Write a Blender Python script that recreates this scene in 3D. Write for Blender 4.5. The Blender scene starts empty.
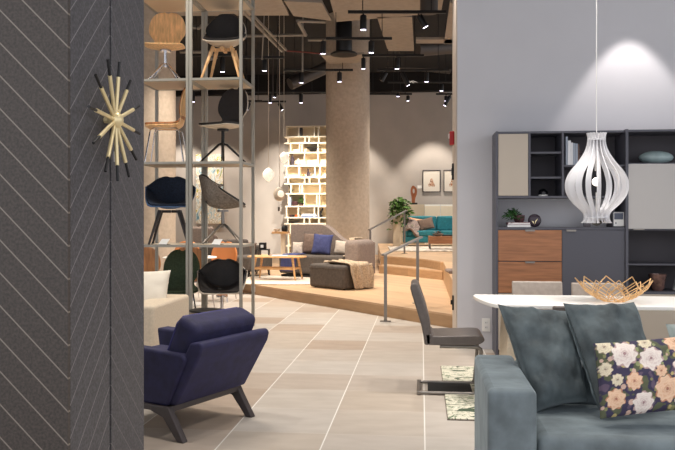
import bpy, math, random
from mathutils import Vector, Matrix, noise
random.seed(7)
sc = bpy.context.scene
COL = sc.collection
R = math.radians
F, PX, HY, CH = 760.0, 337.5, 217.0, 1.36        # focal length (px), centre column, horizon row, eye height (m)
TH = math.atan((421-337.5)/F)                     # yaw of the camera against the tile grid
CT, ST = math.cos(TH), math.sin(TH)

def cam2w(l, d, z=0.0): return Vector((l*CT - d*ST, l*ST + d*CT, z))
def P(px, d, py=None, z=0.0):
    if py is not None: z = CH - (py-HY)/F*d
    return cam2w((px-PX)/F*d, d, z)
def G(px, py, z=0.0): return P(px, (CH-z)*F/(py-HY), z=z)

# ---------------------------------------------------------------- materials
def lin(c):
    o = []
    for v in c[:3]:
        v = v/255.0
        o.append(v/12.92 if v <= 0.04045 else ((v+0.055)/1.055)**2.4)
    return (*o, 1.0)
def newmat(name):
    m = bpy.data.materials.new(name); m.use_nodes = True
    nt = m.node_tree; return m, nt, nt.nodes['Principled BSDF']
def mat(name, rgb, rough=.6, metal=0., var=.0, scale=20., bump=0., bscale=200., sheen=0., stretch=None, emit=None, es=0., spec=None, alpha=None, trans=0.):
    m, nt, b = newmat(name)
    b.inputs['Base Color'].default_value = lin(rgb)
    b.inputs['Roughness'].default_value = rough
    b.inputs['Metallic'].default_value = metal
    if spec is not None: b.inputs['Specular IOR Level'].default_value = spec
    if trans: b.inputs['Transmission Weight'].default_value = trans
    if sheen:
        b.inputs['Sheen Weight'].default_value = sheen
        b.inputs['Sheen Roughness'].default_value = .35
        b.inputs['Sheen Tint'].default_value = lin([min(255, c*1.5+30) for c in rgb])
    tc = nt.nodes.new('ShaderNodeTexCoord')
    src = tc.outputs['Object']
    if stretch:
        mp = nt.nodes.new('ShaderNodeMapping'); mp.inputs['Scale'].default_value = stretch
        nt.links.new(src, mp.inputs['Vector']); src = mp.outputs['Vector']
    if var:
        n = nt.nodes.new('ShaderNodeTexNoise'); n.inputs['Scale'].default_value = scale; n.inputs['Detail'].default_value = 5
        nt.links.new(src, n.inputs['Vector'])
        r = nt.nodes.new('ShaderNodeValToRGB')
        r.color_ramp.elements[0].position = .3; r.color_ramp.elements[1].position = .7
        r.color_ramp.elements[0].color = lin([c*(1-var) for c in rgb]); r.color_ramp.elements[1].color = lin([min(255, c*(1+var)) for c in rgb])
        nt.links.new(n.outputs['Fac'], r.inputs['Fac']); nt.links.new(r.outputs['Color'], b.inputs['Base Color'])
    if bump:
        n2 = nt.nodes.new('ShaderNodeTexNoise'); n2.inputs['Scale'].default_value = bscale; n2.inputs['Detail'].default_value = 3
        nt.links.new(src, n2.inputs['Vector'])
        bp = nt.nodes.new('ShaderNodeBump'); bp.inputs['Strength'].default_value = bump; bp.inputs['Distance'].default_value = .01
        nt.links.new(n2.outputs['Fac'], bp.inputs['Height']); nt.links.new(bp.outputs['Normal'], b.inputs['Normal'])
    if emit:
        b.inputs['Emission Color'].default_value = lin(emit); b.inputs['Emission Strength'].default_value = es
    return m
def wood(name, rgb, dark=.72, stretch=(1, 12, 12), scale=4., rough=.45):
    return mat(name, rgb, rough, var=(1-dark)/2, scale=scale, stretch=stretch)
def math_node(nt, op, a, b=None, c=None):
    n = nt.nodes.new('ShaderNodeMath'); n.operation = op
    for i, v in enumerate((a, b, c)):
        if v is None: continue
        if isinstance(v, (int, float)): n.inputs[i].default_value = v
        else: nt.links.new(v, n.inputs[i])
    return n.outputs[0]
def chevron(name, ax, sign, base, line, spacing=.130, width=.010, c=0.):
    """planks at 45 degrees with pale grooves; ax = horizontal axis of the face"""
    m, nt, b = newmat(name)
    g = nt.nodes.new('ShaderNodeNewGeometry'); s = nt.nodes.new('ShaderNodeSeparateXYZ')
    nt.links.new(g.outputs['Position'], s.inputs[0])
    h = math_node(nt, 'MULTIPLY', s.outputs[ax], sign)
    u = math_node(nt, 'DIVIDE', math_node(nt, 'ADD', s.outputs['Z'], h), spacing)
    fr = math_node(nt, 'FRACT', math_node(nt, 'ADD', u, 40+c))
    mask = math_node(nt, 'LESS_THAN', fr, width/spacing)
    n = nt.nodes.new('ShaderNodeTexNoise'); n.inputs['Scale'].default_value = 90; n.inputs['Detail'].default_value = 6
    nt.links.new(g.outputs['Position'], n.inputs['Vector'])
    r = nt.nodes.new('ShaderNodeValToRGB')
    r.color_ramp.elements[0].position = .35; r.color_ramp.elements[1].position = .68
    r.color_ramp.elements[0].color = lin([c*.82 for c in base]); r.color_ramp.elements[1].color = lin([c*1.14 for c in base])
    nt.links.new(n.outputs['Fac'], r.inputs['Fac'])
    mx = nt.nodes.new('ShaderNodeMix'); mx.data_type = 'RGBA'
    nt.links.new(mask, mx.inputs['Factor']); nt.links.new(r.outputs['Color'], mx.inputs['A']); mx.inputs['B'].default_value = lin(line)
    nt.links.new(mx.outputs['Result'], b.inputs['Base Color'])
    b.inputs['Roughness'].default_value = .55
    return m

def tile_mat():
    m, nt, b = newmat('stone_floor_tiles')
    g = nt.nodes.new('ShaderNodeNewGeometry'); s = nt.nodes.new('ShaderNodeSeparateXYZ')
    nt.links.new(g.outputs['Position'], s.inputs[0])
    X = math_node(nt, 'DIVIDE', math_node(nt, 'ADD', s.outputs['X'], 59.761), .61)
    Y = math_node(nt, 'DIVIDE', math_node(nt, 'ADD', s.outputs['Y'], 54.67), .60)
    fx, fy = math_node(nt, 'FRACT', X), math_node(nt, 'FRACT', Y)
    gx = math_node(nt, 'LESS_THAN', fx, .014); gy = math_node(nt, 'LESS_THAN', fy, .009)
    cx, cy = math_node(nt, 'FLOOR', X), math_node(nt, 'FLOOR', Y)
    cmb = nt.nodes.new('ShaderNodeCombineXYZ'); nt.links.new(cx, cmb.inputs[0]); nt.links.new(cy, cmb.inputs[1])
    wn = nt.nodes.new('ShaderNodeTexWhiteNoise'); wn.noise_dimensions = '2D'; nt.links.new(cmb.outputs[0], wn.inputs['Vector'])
    r = nt.nodes.new('ShaderNodeValToRGB'); cr = r.color_ramp
    cr.elements[0].position = 0; cr.elements[0].color = lin((170, 152, 136)); cr.elements[1].position = .28; cr.elements[1].color = lin((186, 176, 166))
    e = cr.elements.new(.6); e.color = lin((192, 185, 177)); e = cr.elements.new(1.); e.color = lin((182, 170, 157))
    nt.links.new(wn.outputs['Value'], r.inputs['Fac'])
    n = nt.nodes.new('ShaderNodeTexNoise'); n.inputs['Scale'].default_value = 3.5; n.inputs['Detail'].default_value = 7
    mp = nt.nodes.new('ShaderNodeMapping'); mp.inputs['Scale'].default_value = (1, 2.5, 1)
    nt.links.new(g.outputs['Position'], mp.inputs['Vector']); nt.links.new(mp.outputs[0], n.inputs['Vector'])
    r2 = nt.nodes.new('ShaderNodeValToRGB'); r2.color_ramp.elements[0].position = .35; r2.color_ramp.elements[1].position = .65
    r2.color_ramp.elements[0].color = (.90, .89, .88, 1); r2.color_ramp.elements[1].color = (1, 1, 1, 1)
    nt.links.new(n.outputs['Fac'], r2.inputs['Fac'])
    mu = nt.nodes.new('ShaderNodeMix'); mu.data_type = 'RGBA'; mu.blend_type = 'MULTIPLY'; mu.inputs['Factor'].default_value = 1
    nt.links.new(r.outputs[0], mu.inputs['A']); nt.links.new(r2.outputs[0], mu.inputs['B'])
    m1 = nt.nodes.new('ShaderNodeMix'); m1.data_type = 'RGBA'; nt.links.new(math_node(nt, 'MULTIPLY', gy, .45), m1.inputs['Factor'])
    nt.links.new(mu.outputs['Result'], m1.inputs['A']); m1.inputs['B'].default_value = lin((214, 208, 200))
    m2 = nt.nodes.new('ShaderNodeMix'); m2.data_type = 'RGBA'; nt.links.new(gx, m2.inputs['Factor'])
    nt.links.new(m1.outputs['Result'], m2.inputs['A']); m2.inputs['B'].default_value = lin((226, 222, 216))
    nt.links.new(m2.outputs['Result'], b.inputs['Base Color'])
    b.inputs['Roughness'].default_value = .42; b.inputs['Specular IOR Level'].default_value = .35
    return m
def plank_mat(name, rgb, ang):
    m, nt, b = newmat(name)
    g = nt.nodes.new('ShaderNodeNewGeometry')
    mp = nt.nodes.new('ShaderNodeMapping'); mp.inputs['Rotation'].default_value = (0, 0, ang)
    nt.links.new(g.outputs['Position'], mp.inputs['Vector'])
    s = nt.nodes.new('ShaderNodeSeparateXYZ'); nt.links.new(mp.outputs[0], s.inputs[0])
    Y = math_node(nt, 'DIVIDE', math_node(nt, 'ADD', s.outputs['Y'], 60), .16)
    wn = nt.nodes.new('ShaderNodeTexWhiteNoise'); wn.noise_dimensions = '1D'; nt.links.new(math_node(nt, 'FLOOR', Y), wn.inputs['W'])
    r = nt.nodes.new('ShaderNodeValToRGB'); r.color_ramp.elements[0].color = lin([c*.93 for c in rgb]); r.color_ramp.elements[1].color = lin([min(255, c*1.05) for c in rgb])
    nt.links.new(wn.outputs['Value'], r.inputs['Fac'])
    n = nt.nodes.new('ShaderNodeTexNoise'); n.inputs['Scale'].default_value = 3; n.inputs['Detail'].default_value = 6
    mp2 = nt.nodes.new('ShaderNodeMapping'); mp2.inputs['Scale'].default_value = (1, 12, 6); nt.links.new(mp.outputs[0], mp2.inputs[0]); nt.links.new(mp2.outputs[0], n.inputs['Vector'])
    r2 = nt.nodes.new('ShaderNodeValToRGB'); r2.color_ramp.elements[0].position = .3; r2.color_ramp.elements[1].position = .7
    r2.color_ramp.elements[0].color = (.80, .77, .74, 1); r2.color_ramp.elements[1].color = (1, 1, 1, 1); nt.links.new(n.outputs['Fac'], r2.inputs['Fac'])
    mu = nt.nodes.new('ShaderNodeMix'); mu.data_type = 'RGBA'; mu.blend_type = 'MULTIPLY'; mu.inputs['Factor'].default_value = 1
    nt.links.new(r.outputs[0], mu.inputs['A']); nt.links.new(r2.outputs[0], mu.inputs['B'])
    nt.links.new(mu.outputs['Result'], b.inputs['Base Color']); b.inputs['Roughness'].default_value = .45
    return m
def vcol_mat(name, rough=.8, bump=0.):
    m, nt, b = newmat(name)
    a = nt.nodes.new('ShaderNodeVertexColor'); a.layer_name = 'Col'
    nt.links.new(a.outputs['Color'], b.inputs['Base Color']); b.inputs['Roughness'].default_value = rough
    return m
def art_mat(name, stops, scale=4., stretch=(1, 1, 1), dist=1.5, rough=.7):
    m, nt, b = newmat(name)
    tc = nt.nodes.new('ShaderNodeTexCoord'); mp = nt.nodes.new('ShaderNodeMapping'); mp.inputs['Scale'].default_value = stretch
    nt.links.new(tc.outputs['Object'], mp.inputs[0])
    n = nt.nodes.new('ShaderNodeTexNoise'); n.inputs['Scale'].default_value = scale; n.inputs['Detail'].default_value = 6; n.inputs['Distortion'].default_value = dist
    nt.links.new(mp.outputs[0], n.inputs['Vector'])
    r = nt.nodes.new('ShaderNodeValToRGB'); cr = r.color_ramp; cr.interpolation = 'CONSTANT'
    while len(cr.elements) < len(stops): cr.elements.new(.5)
    for e, (p, c) in zip(cr.elements, stops): e.position = p; e.color = lin(c)
    nt.links.new(n.outputs['Fac'], r.inputs['Fac']); nt.links.new(r.outputs[0], b.inputs['Base Color'])
    b.inputs['Roughness'].default_value = rough
    return m

M = dict(
 floor=tile_mat(),
 wallwhite=mat('painted_wall_cool_white', (208, 206, 210), .8, var=.01, scale=2),
 wallgrey=mat('painted_wall_warm_grey', (176, 169, 163), .85, var=.03, scale=1.5),
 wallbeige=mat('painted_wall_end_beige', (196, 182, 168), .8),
 ceil=mat('black_painted_ceiling', (20, 16, 15), .95, var=.2, scale=2),
 panel=mat('beige_acoustic_panel', (150, 141, 131), .9, var=.04, scale=8, bump=.1, bscale=80),
 concrete=mat('bare_concrete', (182, 166, 148), .85, var=.045, scale=14, bump=.15, bscale=40),
 pillL=chevron('dark_chevron_cladding_front', 'X', 1, (70, 62, 57), (134, 124, 114), .131, .0075, .092),
 pillA=chevron('dark_chevron_cladding_side', 'Y', -1, (82, 80, 83), (140, 136, 138), .131, .006, .389),
 pillB=chevron('dark_chevron_cladding_rear', 'Y', 1, (82, 80, 83), (116, 112, 114), .131, .005, .31),
 gap=mat('shadow_gap_black', (12, 12, 13), .9),
 brass=mat('polished_brass', (238, 218, 170), .35, .45), blk=mat('satin_black', (24, 23, 24), .45), blkm=mat('matt_black_metal', (30, 28, 28), .5, .3),
 rack=mat('greige_powder_coated_steel', (152, 149, 140), .45, .15), rackshelf=mat('greige_shelf_board', (206, 190, 168), .6),
 chrome=mat('chrome', (215, 215, 220), .15, 1.), steel=mat('brushed_steel', (140, 134, 128), .35, .8),
 white=mat('white_lacquer', (240, 238, 234), .35), paper=mat('white_card', (235, 234, 232), .7),
 veneer=wood('honey_oak_veneer', (228, 184, 132), .8, stretch=(14, 14, 1.2), scale=3), walnutv=wood('walnut_veneer', (168, 108, 62), stretch=(14, 14, 1.2), scale=3),
 ash=wood('pale_ash_wood', (206, 164, 116), stretch=(8, 8, 1), scale=4), darkwood=wood('black_stained_wood', (52, 46, 46), stretch=(8, 8, 1)),
 blackfab=mat('black_leather', (34, 31, 32), .6, var=.1, scale=30), blackshell=mat('black_plastic', (48, 46, 48), .5),
 greyfelt=mat('grey_felt', (122, 112, 102), .95, var=.16, scale=40, bump=.2), paleshell=mat('pale_shell_rim', (200, 188, 172), .5), blueshell=mat('blue_plastic', (78, 108, 150), .5), bluefab=mat('dark_blue_fabric', (30, 40, 58), .9, var=.2, scale=60),
 green=mat('dark_green_fabric', (58, 72, 52), .9, var=.14, scale=50), yellow=mat('mustard_fabric', (178, 150, 36), .85), tan=wood('cognac_shell', (176, 122, 78), stretch=(6, 6, 1), scale=3), orange=mat('orange_leather', (206, 134, 78), .55),
 velvet=mat('navy_velvet', (36, 34, 68), .75, var=.14, scale=14, sheen=.35, bump=.12, bscale=60), velvetd=mat('navy_velvet_piping', (60, 58, 116), .7, sheen=.3),
 leg=mat('anthracite_stained_leg', (62, 54, 54), .45, var=.1, scale=12),
 cream=mat('cream_linen', (206, 190, 168), .9, var=.04, scale=60, bump=.1, bscale=300), creamc=mat('ivory_cushion', (226, 216, 200), .9, bump=.1),
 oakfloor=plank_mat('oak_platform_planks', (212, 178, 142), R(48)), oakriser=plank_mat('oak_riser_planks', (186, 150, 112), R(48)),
 sofagrey=mat('taupe_wool', (136, 122, 114), .95, var=.07, scale=30, bump=.15), sofadark=mat('charcoal_linen', (84, 77, 72), .95, var=.1, scale=25, bump=.2, bscale=90),
 bluecush=mat('blue_cushion', (62, 68, 112), .9, var=.08, scale=30, bump=.1), browncush=mat('brown_cushion', (112, 94, 84), .95, var=.1, scale=30), palecush=mat('pale_cushion', (196, 184, 172), .95),
 throw=mat('beige_knitted_throw', (184, 164, 140), .95, var=.14, scale=45, bump=.5, bscale=120),
 oak=wood('light_oak', (206, 160, 108), stretch=(1.5, 10, 10)), walnut=wood('walnut_drawer_front', (158, 106, 72), .75, stretch=(1.2, 10, 16), scale=2.6),
 rug=mat('cream_rug', (214, 204, 190), 1., var=.05, scale=60, bump=.4, bscale=150), shag=mat('shaggy_rug', (206, 196, 184), 1., var=.22, scale=9, bump=.8, bscale=40),
 whiteshelf=mat('cream_shelving', (238, 226, 204), .6), whiteback=mat('cream_shelving_back', (222, 206, 178), .7),
 teal=mat('teal_velvet', (32, 112, 124), .8, var=.08, scale=20, sheen=.3), fur=mat('grey_fur_throw', (132, 118, 112), 1., var=.25, scale=30, bump=.8, bscale=60),
 leaf=mat('leaf_green', (78, 112, 48), .55, var=.3, scale=25), leafd=mat('deep_leaf_green', (50, 92, 44), .5, var=.3, scale=40), stem=mat('stem_green', (70, 84, 44), .7),
 cab=mat('anthracite_lacquer', (82, 82, 92), .5), cabin=mat('anthracite_interior', (76, 72, 77), .7), taupedoor=mat('taupe_lacquer_door', (186, 174, 160), .55), greydoor=mat('pale_grey_lacquer_door', (190, 186, 184), .55),
 leather=mat('grey_brown_leather', (92, 84, 80), .36, var=.06, scale=25), leatherl=mat('light_taupe_leather', (164, 152, 142), .5, var=.05, scale=25),
 lampw=mat('white_lamp_strip', (226, 225, 228), .35, emit=(255, 250, 248), es=.0), glow=mat('lit_bulb', (255, 244, 230), .5, emit=(255, 244, 232), es=2.),
 lens=mat('spot_lens', (255, 250, 255), .5, emit=(232, 226, 255), es=5.), pend=mat('opal_glass_pendant', (246, 236, 224), .3, emit=(255, 238, 218), es=.35),
 slate=mat('slate_blue_velvet', (108, 118, 122), .8, var=.16, scale=7, sheen=.5, bump=.2, bscale=22), slated=mat('slate_velvet_pillow', (78, 87, 90), .8, var=.24, scale=8, sheen=.6, bump=.5, bscale=12),
 palecushion=mat('pale_sage_pillow', (150, 160, 158), .85, var=.05), gold=mat('rose_gold_wire', (226, 184, 132), .3, .6), glass=mat('dark_glazed_ceramic', (70, 60, 66), .2), egg=mat('celadon_glaze', (148, 166, 168), .1, var=.1, scale=7),
 copper=mat('smoky_copper_glass', (110, 84, 78), .15, .4, var=.35, scale=14), purple=mat('dark_plum_resin', (52, 40, 52), .25), black=mat('black_glass', (18, 18, 22), .15),
 red=mat('red_plastic', (170, 30, 34), .5), duct=mat('galvanised_duct', (84, 78, 74), .55, .4), pink=mat('rose_book_cloth', (172, 120, 128), .7), bookw=mat('white_book', (222, 222, 226), .7), bookg=mat('grey_book', (150, 158, 172), .7), bookb=mat('brown_book', (96, 76, 70), .7), bookblue=mat('blue_book', (92, 112, 158), .7),
 sculpt=wood('carved_mahogany', (142, 82, 48), stretch=(6, 6, 1)), pot=mat('cream_planter', (196, 182, 160), .8), potd=mat('plum_pot', (74, 44, 48), .5), orangeobj=mat('orange_ceramic', (214, 92, 36), .5),
 mount=mat('picture_mount', (226, 218, 206), .8), ring=mat('dark_picture_frame', (52, 46, 52), .5), redwire=mat('red_cable', (110, 46, 40), .6), cardprint=mat('printed_grey_picture', (86, 92, 110), .6), alu=mat('bare_aluminium_rail', (140, 134, 126), .5, .3),
 fig=art_mat('small_figure_print', [(0, (214, 206, 196)), (.45, (190, 120, 60)), (.55, (60, 56, 60)), (.65, (214, 206, 196))], 30),
 art=art_mat('abstract_painting', [(0, (92, 130, 146)), (.34, (150, 176, 184)), (.42, (206, 204, 196)), (.50, (176, 160, 134)), (.55, (222, 220, 214)), (.60, (222, 186, 60)), (.64, (120, 150, 96)), (.70, (70, 52, 64))], 3.2, (1.3, 1, .8), 2.5),
 ruggreen=art_mat('green_brushed_rug', [(0, (70, 84, 66)), (.42, (206, 202, 184)), (.56, (104, 118, 92)), (.60, (214, 210, 194)), (.70, (90, 102, 80))], 2.6, (1.2, 3.2, 1), 2.5, 1.),
)

# ---------------------------------------------------------------- mesh builder
class MB:
    def __init__(s): s.v = []; s.f = []; s.mi = []; s.cm = 0
    def add(s, vs, fs):
        o = len(s.v); s.v += [Vector(v) for v in vs]; s.f += [tuple(i+o for i in f) for f in fs]; s.mi += [s.cm]*len(fs); return s
    def box(s, x0, x1, y0, y1, z0, z1):
        return s.add([(x0,y0,z0),(x1,y0,z0),(x1,y1,z0),(x0,y1,z0),(x0,y0,z1),(x1,y0,z1),(x1,y1,z1),(x0,y1,z1)],
                     [(0,3,2,1),(4,5,6,7),(0,1,5,4),(1,2,6,5),(2,3,7,6),(3,0,4,7)])
    def prism(s, poly, a0, a1, axis='z'):
        n = len(poly)
        def mk(p, a): return {'z': (p[0], p[1], a), 'y': (p[0], a, p[1]), 'x': (a, p[0], p[1])}[axis]
        return s.add([mk(p, a0) for p in poly]+[mk(p, a1) for p in poly],
                     [tuple(range(n))[::-1], tuple(range(n, 2*n))]+[(i, (i+1) % n, (i+1) % n+n, i+n) for i in range(n)])
    def tube(s, pts, r, seg=8, closed=False):
        pts = [Vector(p) for p in pts]; n = len(pts)
        rs = r if isinstance(r, (list, tuple)) else [r]*n
        vs = []; up = None
        for i, p in enumerate(pts):
            if closed: t = pts[(i+1) % n]-pts[i-1]
            else: t = pts[min(i+1, n-1)]-pts[max(i-1, 0)]
            t.normalize()
            if up is None:
                up = Vector((0, 0, 1)) if abs(t.z) < .9 else Vector((1, 0, 0))
            a = t.cross(up)
            if a.length < 1e-5: a = t.cross(Vector((0, 1, 0)))
            a.normalize(); b = a.cross(t); b.normalize(); up = b
            for k in range(seg):
                q = 2*math.pi*k/seg; vs.append(p+a*math.cos(q)*rs[i]+b*math.sin(q)*rs[i])
        fs = []
        for i in range(n if closed else n-1):
            j = (i+1) % n
            for k in range(seg): fs.append((i*seg+k, i*seg+(k+1) % seg, j*seg+(k+1) % seg, j*seg+k))
        if not closed: fs += [tuple(range(seg))[::-1], tuple((n-1)*seg+k for k in range(seg))]
        return s.add(vs, fs)
    def bar(s, p, q, w, h):      # rectangular bar, w across, h thick
        p, q = Vector(p), Vector(q); t = (q-p).normalized()
        up = Vector((0, 0, 1)) if abs(t.z) < .95 else Vector((0, 1, 0))
        a = t.cross(up).normalized()*w/2; b = a.cross(t).normalized()*h/2
        return s.add([p-a-b, p+a-b, p+a+b, p-a+b, q-a-b, q+a-b, q+a+b, q-a+b],
                     [(0,3,2,1),(4,5,6,7),(0,1,5,4),(1,2,6,5),(2,3,7,6),(3,0,4,7)])
    def lathe(s, prof, c=(0, 0, 0), seg=24):
        vs = []; c = Vector(c)
        for r, z in prof:
            for k in range(seg):
                q = 2*math.pi*k/seg; vs.append(c+Vector((r*math.cos(q), r*math.sin(q), z)))
        fs = []
        for i in range(len(prof)-1):
            for k in range(seg): fs.append((i*seg+k, i*seg+(k+1) % seg, (i+1)*seg+(k+1) % seg, (i+1)*seg+k))
        n = len(prof); fs += [tuple(range(seg))[::-1], tuple((n-1)*seg+k for k in range(seg))]
        return s.add(vs, fs)
    def ball(s, c, r, sx=1, sy=1, sz=1, seg=12):
        prof = [(max(1e-4, r*math.sin(math.pi*i/8)), -r*math.cos(math.pi*i/8)) for i in range(9)]
        m = MB().lathe(prof, seg=seg); c = Vector(c)
        return s.add([Vector((v.x*sx, v.y*sy, v.z*sz))+c for v in m.v], m.f)
    def grid(s, fn, nu, nv, th=0.):
        """fn(u,v)->Vector, u,v in 0..1; th>0 gives a solid sheet"""
        A = [[Vector(fn(i/nu, j/nv)) for i in range(nu+1)] for j in range(nv+1)]
        top = [p for row in A for p in row]; w = nu+1
        fs = [(j*w+i, j*w+i+1, (j+1)*w+i+1, (j+1)*w+i) for j in range(nv) for i in range(nu)]
        if th <= 0: return s.add(top, fs)
        N = []
        for j in range(nv+1):
            for i in range(nu+1):
                a = A[j][min(i+1, nu)]-A[j][max(i-1, 0)]; b = A[min(j+1, nv)][i]-A[max(j-1, 0)][i]
                n = a.cross(b); n = n.normalized() if n.length > 1e-9 else Vector((0, 0, 1)); N.append(n)
        bot = [p-n*th for p, n in zip(top, N)]; K = len(top)
        fs2 = [tuple(i+K for i in f[::-1]) for f in fs]
        edge = [i for i in range(nu+1)]+[j*w+nu for j in range(1, nv+1)]+[nv*w+i for i in range(nu-1, -1, -1)]+[j*w for j in range(nv-1, 0, -1)]
        side = [(edge[(k+1) % len(edge)], edge[k], edge[k]+K, edge[(k+1) % len(edge)]+K) for k in range(len(edge))]
        return s.add(top+bot, fs+fs2+side)
    def xf(s, m):
        s.v = [m @ v for v in s.v]; return s

def obj(name, mb, m, parent=None, bevel=0., seg=3, smooth=False, sub=0, label=None):
    me = bpy.data.meshes.new(name); me.from_pydata(mb.v, [], mb.f)
    ms = m if isinstance(m, (list, tuple)) else [m]
    for x in ms: me.materials.append(x)
    if len(ms) > 1:
        for p, i in zip(me.polygons, mb.mi): p.material_index = i
    import bmesh
    b = bmesh.new(); b.from_mesh(me); bmesh.ops.recalc_face_normals(b, faces=b.faces); b.to_mesh(me); b.free()
    o = bpy.data.objects.new(name, me); COL.objects.link(o)
    if parent: o.parent = parent
    if bevel:
        bv = o.modifiers.new('bevel', 'BEVEL'); bv.width = bevel; bv.segments = seg; bv.limit_method = 'ANGLE'; bv.angle_limit = R(35)
        smooth = True
    if sub:
        sm = o.modifiers.new('sub', 'SUBSURF'); sm.levels = sub; sm.render_levels = sub; smooth = True
    if smooth:
        for p in me.polygons: p.use_smooth = True
        if bevel or smooth == 'auto':
            me.set_sharp_from_angle(angle=R(50))
    if label: o['label'] = label
    return o
def tag(o, label, cat, group=None):
    o['label'] = label; o['category'] = cat
    if group: o['group'] = group
    return o
def thing(name, label, cat, loc=(0, 0, 0), rot=0, group=None):
    o = bpy.data.objects.new(name, None); o.empty_display_size = .1; COL.objects.link(o)
    o.location = loc
    if isinstance(rot, (tuple, list)): o.rotation_euler = rot
    else: o.rotation_euler = (0, 0, rot)
    return tag(o, label, cat, group)
def struct(name, mb, m, **k):
    o = obj(name, mb, m, **k); o['kind'] = 'structure'; return o
def dup(root, loc, rot, label, group=None):
    r = root.copy(); COL.objects.link(r); r.location = loc; r.rotation_euler = (0, 0, rot); r['label'] = label
    if group: r['group'] = group
    for ch in [c for c in list(bpy.data.objects) if c.parent == root]:
        c = ch.copy(); COL.objects.link(c); c.parent = r
        for g in [x for x in list(bpy.data.objects) if x.parent == ch]:
            d = g.copy(); COL.objects.link(d); d.parent = c
    return r
def crom(pts, n):
    """catmull-rom through tuples"""
    out = []; m = len(pts)-1
    for k in range(n+1):
        t = k/n*m; i = min(int(t), m-1); t -= i
        p0, p1, p2, p3 = pts[max(i-1, 0)], pts[i], pts[i+1], pts[min(i+2, m)]
        out.append(tuple(.5*((2*b)+(-a+c)*t+(2*a-5*b+4*c-d)*t*t+(-a+3*b-3*c+d)*t**3) for a, b, c, d in zip(p0, p1, p2, p3)))
    return out
def pillow_mb(w, h, t, n=22, wr=.006, seed=0, conc=.07):
    mb = MB()
    def f(side):
        def g(a, b):
            u, v = 2*a-1, 2*b-1
            x = w/2*u*(1-conc*(1-v*v)); z = h/2*v*(1-conc*(1-u*u))
            e = max(0., (1-u*u)*(1-v*v))
            k = e**.42
            nz = noise.noise(Vector((u*3+seed, v*3, side*5)))*wr*2+noise.noise(Vector((u*9+seed, v*9, side)))*wr*(1-e)
            return Vector((x, side*(t/2*k+nz*min(1, e*6)), z))
        return g
    mb.grid(f(-1), n, n); mb.grid(f(1), n, n)
    return mb
def weld(o, d=.0005):
    m = o.modifiers.new('weld', 'WELD'); m.merge_threshold = d; return o
def rot3(rx=0, ry=0, rz=0): return (Matrix.Rotation(rz, 4, 'Z') @ Matrix.Rotation(ry, 4, 'Y') @ Matrix.Rotation(rx, 4, 'X'))
def pillow(name, label, loc, w, h, t, m, rx=0, ry=0, rz=0, n=22, wr=.006, seed=0, group=None, cat='pillow', piping=None):
    mb = pillow_mb(w, h, t, n, wr, seed)
    o = weld(obj(name, mb, m, smooth=True)); o.location = loc; o.rotation_euler = rot3(rx, ry, rz).to_euler()
    return tag(o, label, cat, group)

# ---------------------------------------------------------------- camera, world
cam = bpy.data.objects.new('camera', bpy.data.cameras.new('camera')); COL.objects.link(cam)
cam.location = (0, 0, CH); cam.rotation_euler = (R(90), 0, TH)
cam.data.sensor_width = 36; cam.data.lens = F/675*36; cam.data.shift_y = -(225-HY)/675; cam.data.clip_start = .05
sc.camera = cam
w = bpy.data.worlds.new('world'); sc.world = w; w.use_nodes = True
w.node_tree.nodes['Background'].inputs['Color'].default_value = (.93, .95, 1., 1)
w.node_tree.nodes['Background'].inputs['Strength'].default_value = .80
sc.view_settings.view_transform = 'Standard'; sc.view_settings.look = 'None'; sc.view_settings.gamma = 1; sc.view_settings.exposure = 0.85

# ---------------------------------------------------------------- setting
WY = P(480, 7.83).y                     # front face of the white wall
WB = P(453.5, 8.8).y
WX = P(457.5, 7.83).x
BY = 24.6                               # back wall
struct('floor', MB().box(-10, 9, -1.5, BY, -.1, 0), M['floor'])
mb = MB().box(WX, 9, WY, WB, 0, 6); struct('wall_right', mb, M['wallwhite'])
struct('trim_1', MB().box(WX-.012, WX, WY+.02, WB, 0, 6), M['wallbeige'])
struct('wall_back', MB().box(-10, 9, BY, BY+.15, 0, 5.37), M['wallgrey'])
struct('wall_back_upper', MB().box(-10, 9, BY-.25, BY+.15, 5.371, 6), M['ceil'])
struct('wall_left', MB().box(-10.15, -10, 4, BY, 0, 6), M['wallgrey'])
struct('ceiling', MB().box(-10, 9, -1.5, BY, 6, 6.1), M['ceil'])
# platform and steps
def poly(pts): return [tuple(cam2w(l, d).xy) for l, d in pts]
Z1, Z2, Z3 = .17, .34, .51
def slab(name, pts, z0, z1):
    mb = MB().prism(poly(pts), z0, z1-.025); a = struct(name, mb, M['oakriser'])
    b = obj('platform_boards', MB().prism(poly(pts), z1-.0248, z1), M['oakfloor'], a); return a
slab('platform_floor', [(1.40, 9.29), (1.66, 8.97), (6.5, 8.5), (7.5, 23.2), (-5.2, 24.8), (-2.115, 14.29)], 0, Z1)
slab('platform_step', [(.882, 16.15), (1.985, 14.38), (2.5, 15.5), (1.6, 17.2)], Z1+.0005, Z2)
slab('upper_platform_floor', [(.958, 16.75), (1.78, 15.35), (2.0, 14.37), (1.54, 10.16), (1.50, 9.4), (6.4, 8.9), (7.2, 23.8), (1.3, 24.4)], Z2+.0005 if 0 else Z1+.001, Z3)
# bare concrete columns
for i, (px, d, r) in enumerate(((347.8, 17.6, .505), (147, 14, .52))):
    c = P(px, d); mb = MB().lathe([(r, Z1 if i == 0 else 0), (r, 6)], (c.x, c.y, 0), 48)
    struct('concrete_column', mb, M['concrete'], smooth='auto')
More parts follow.
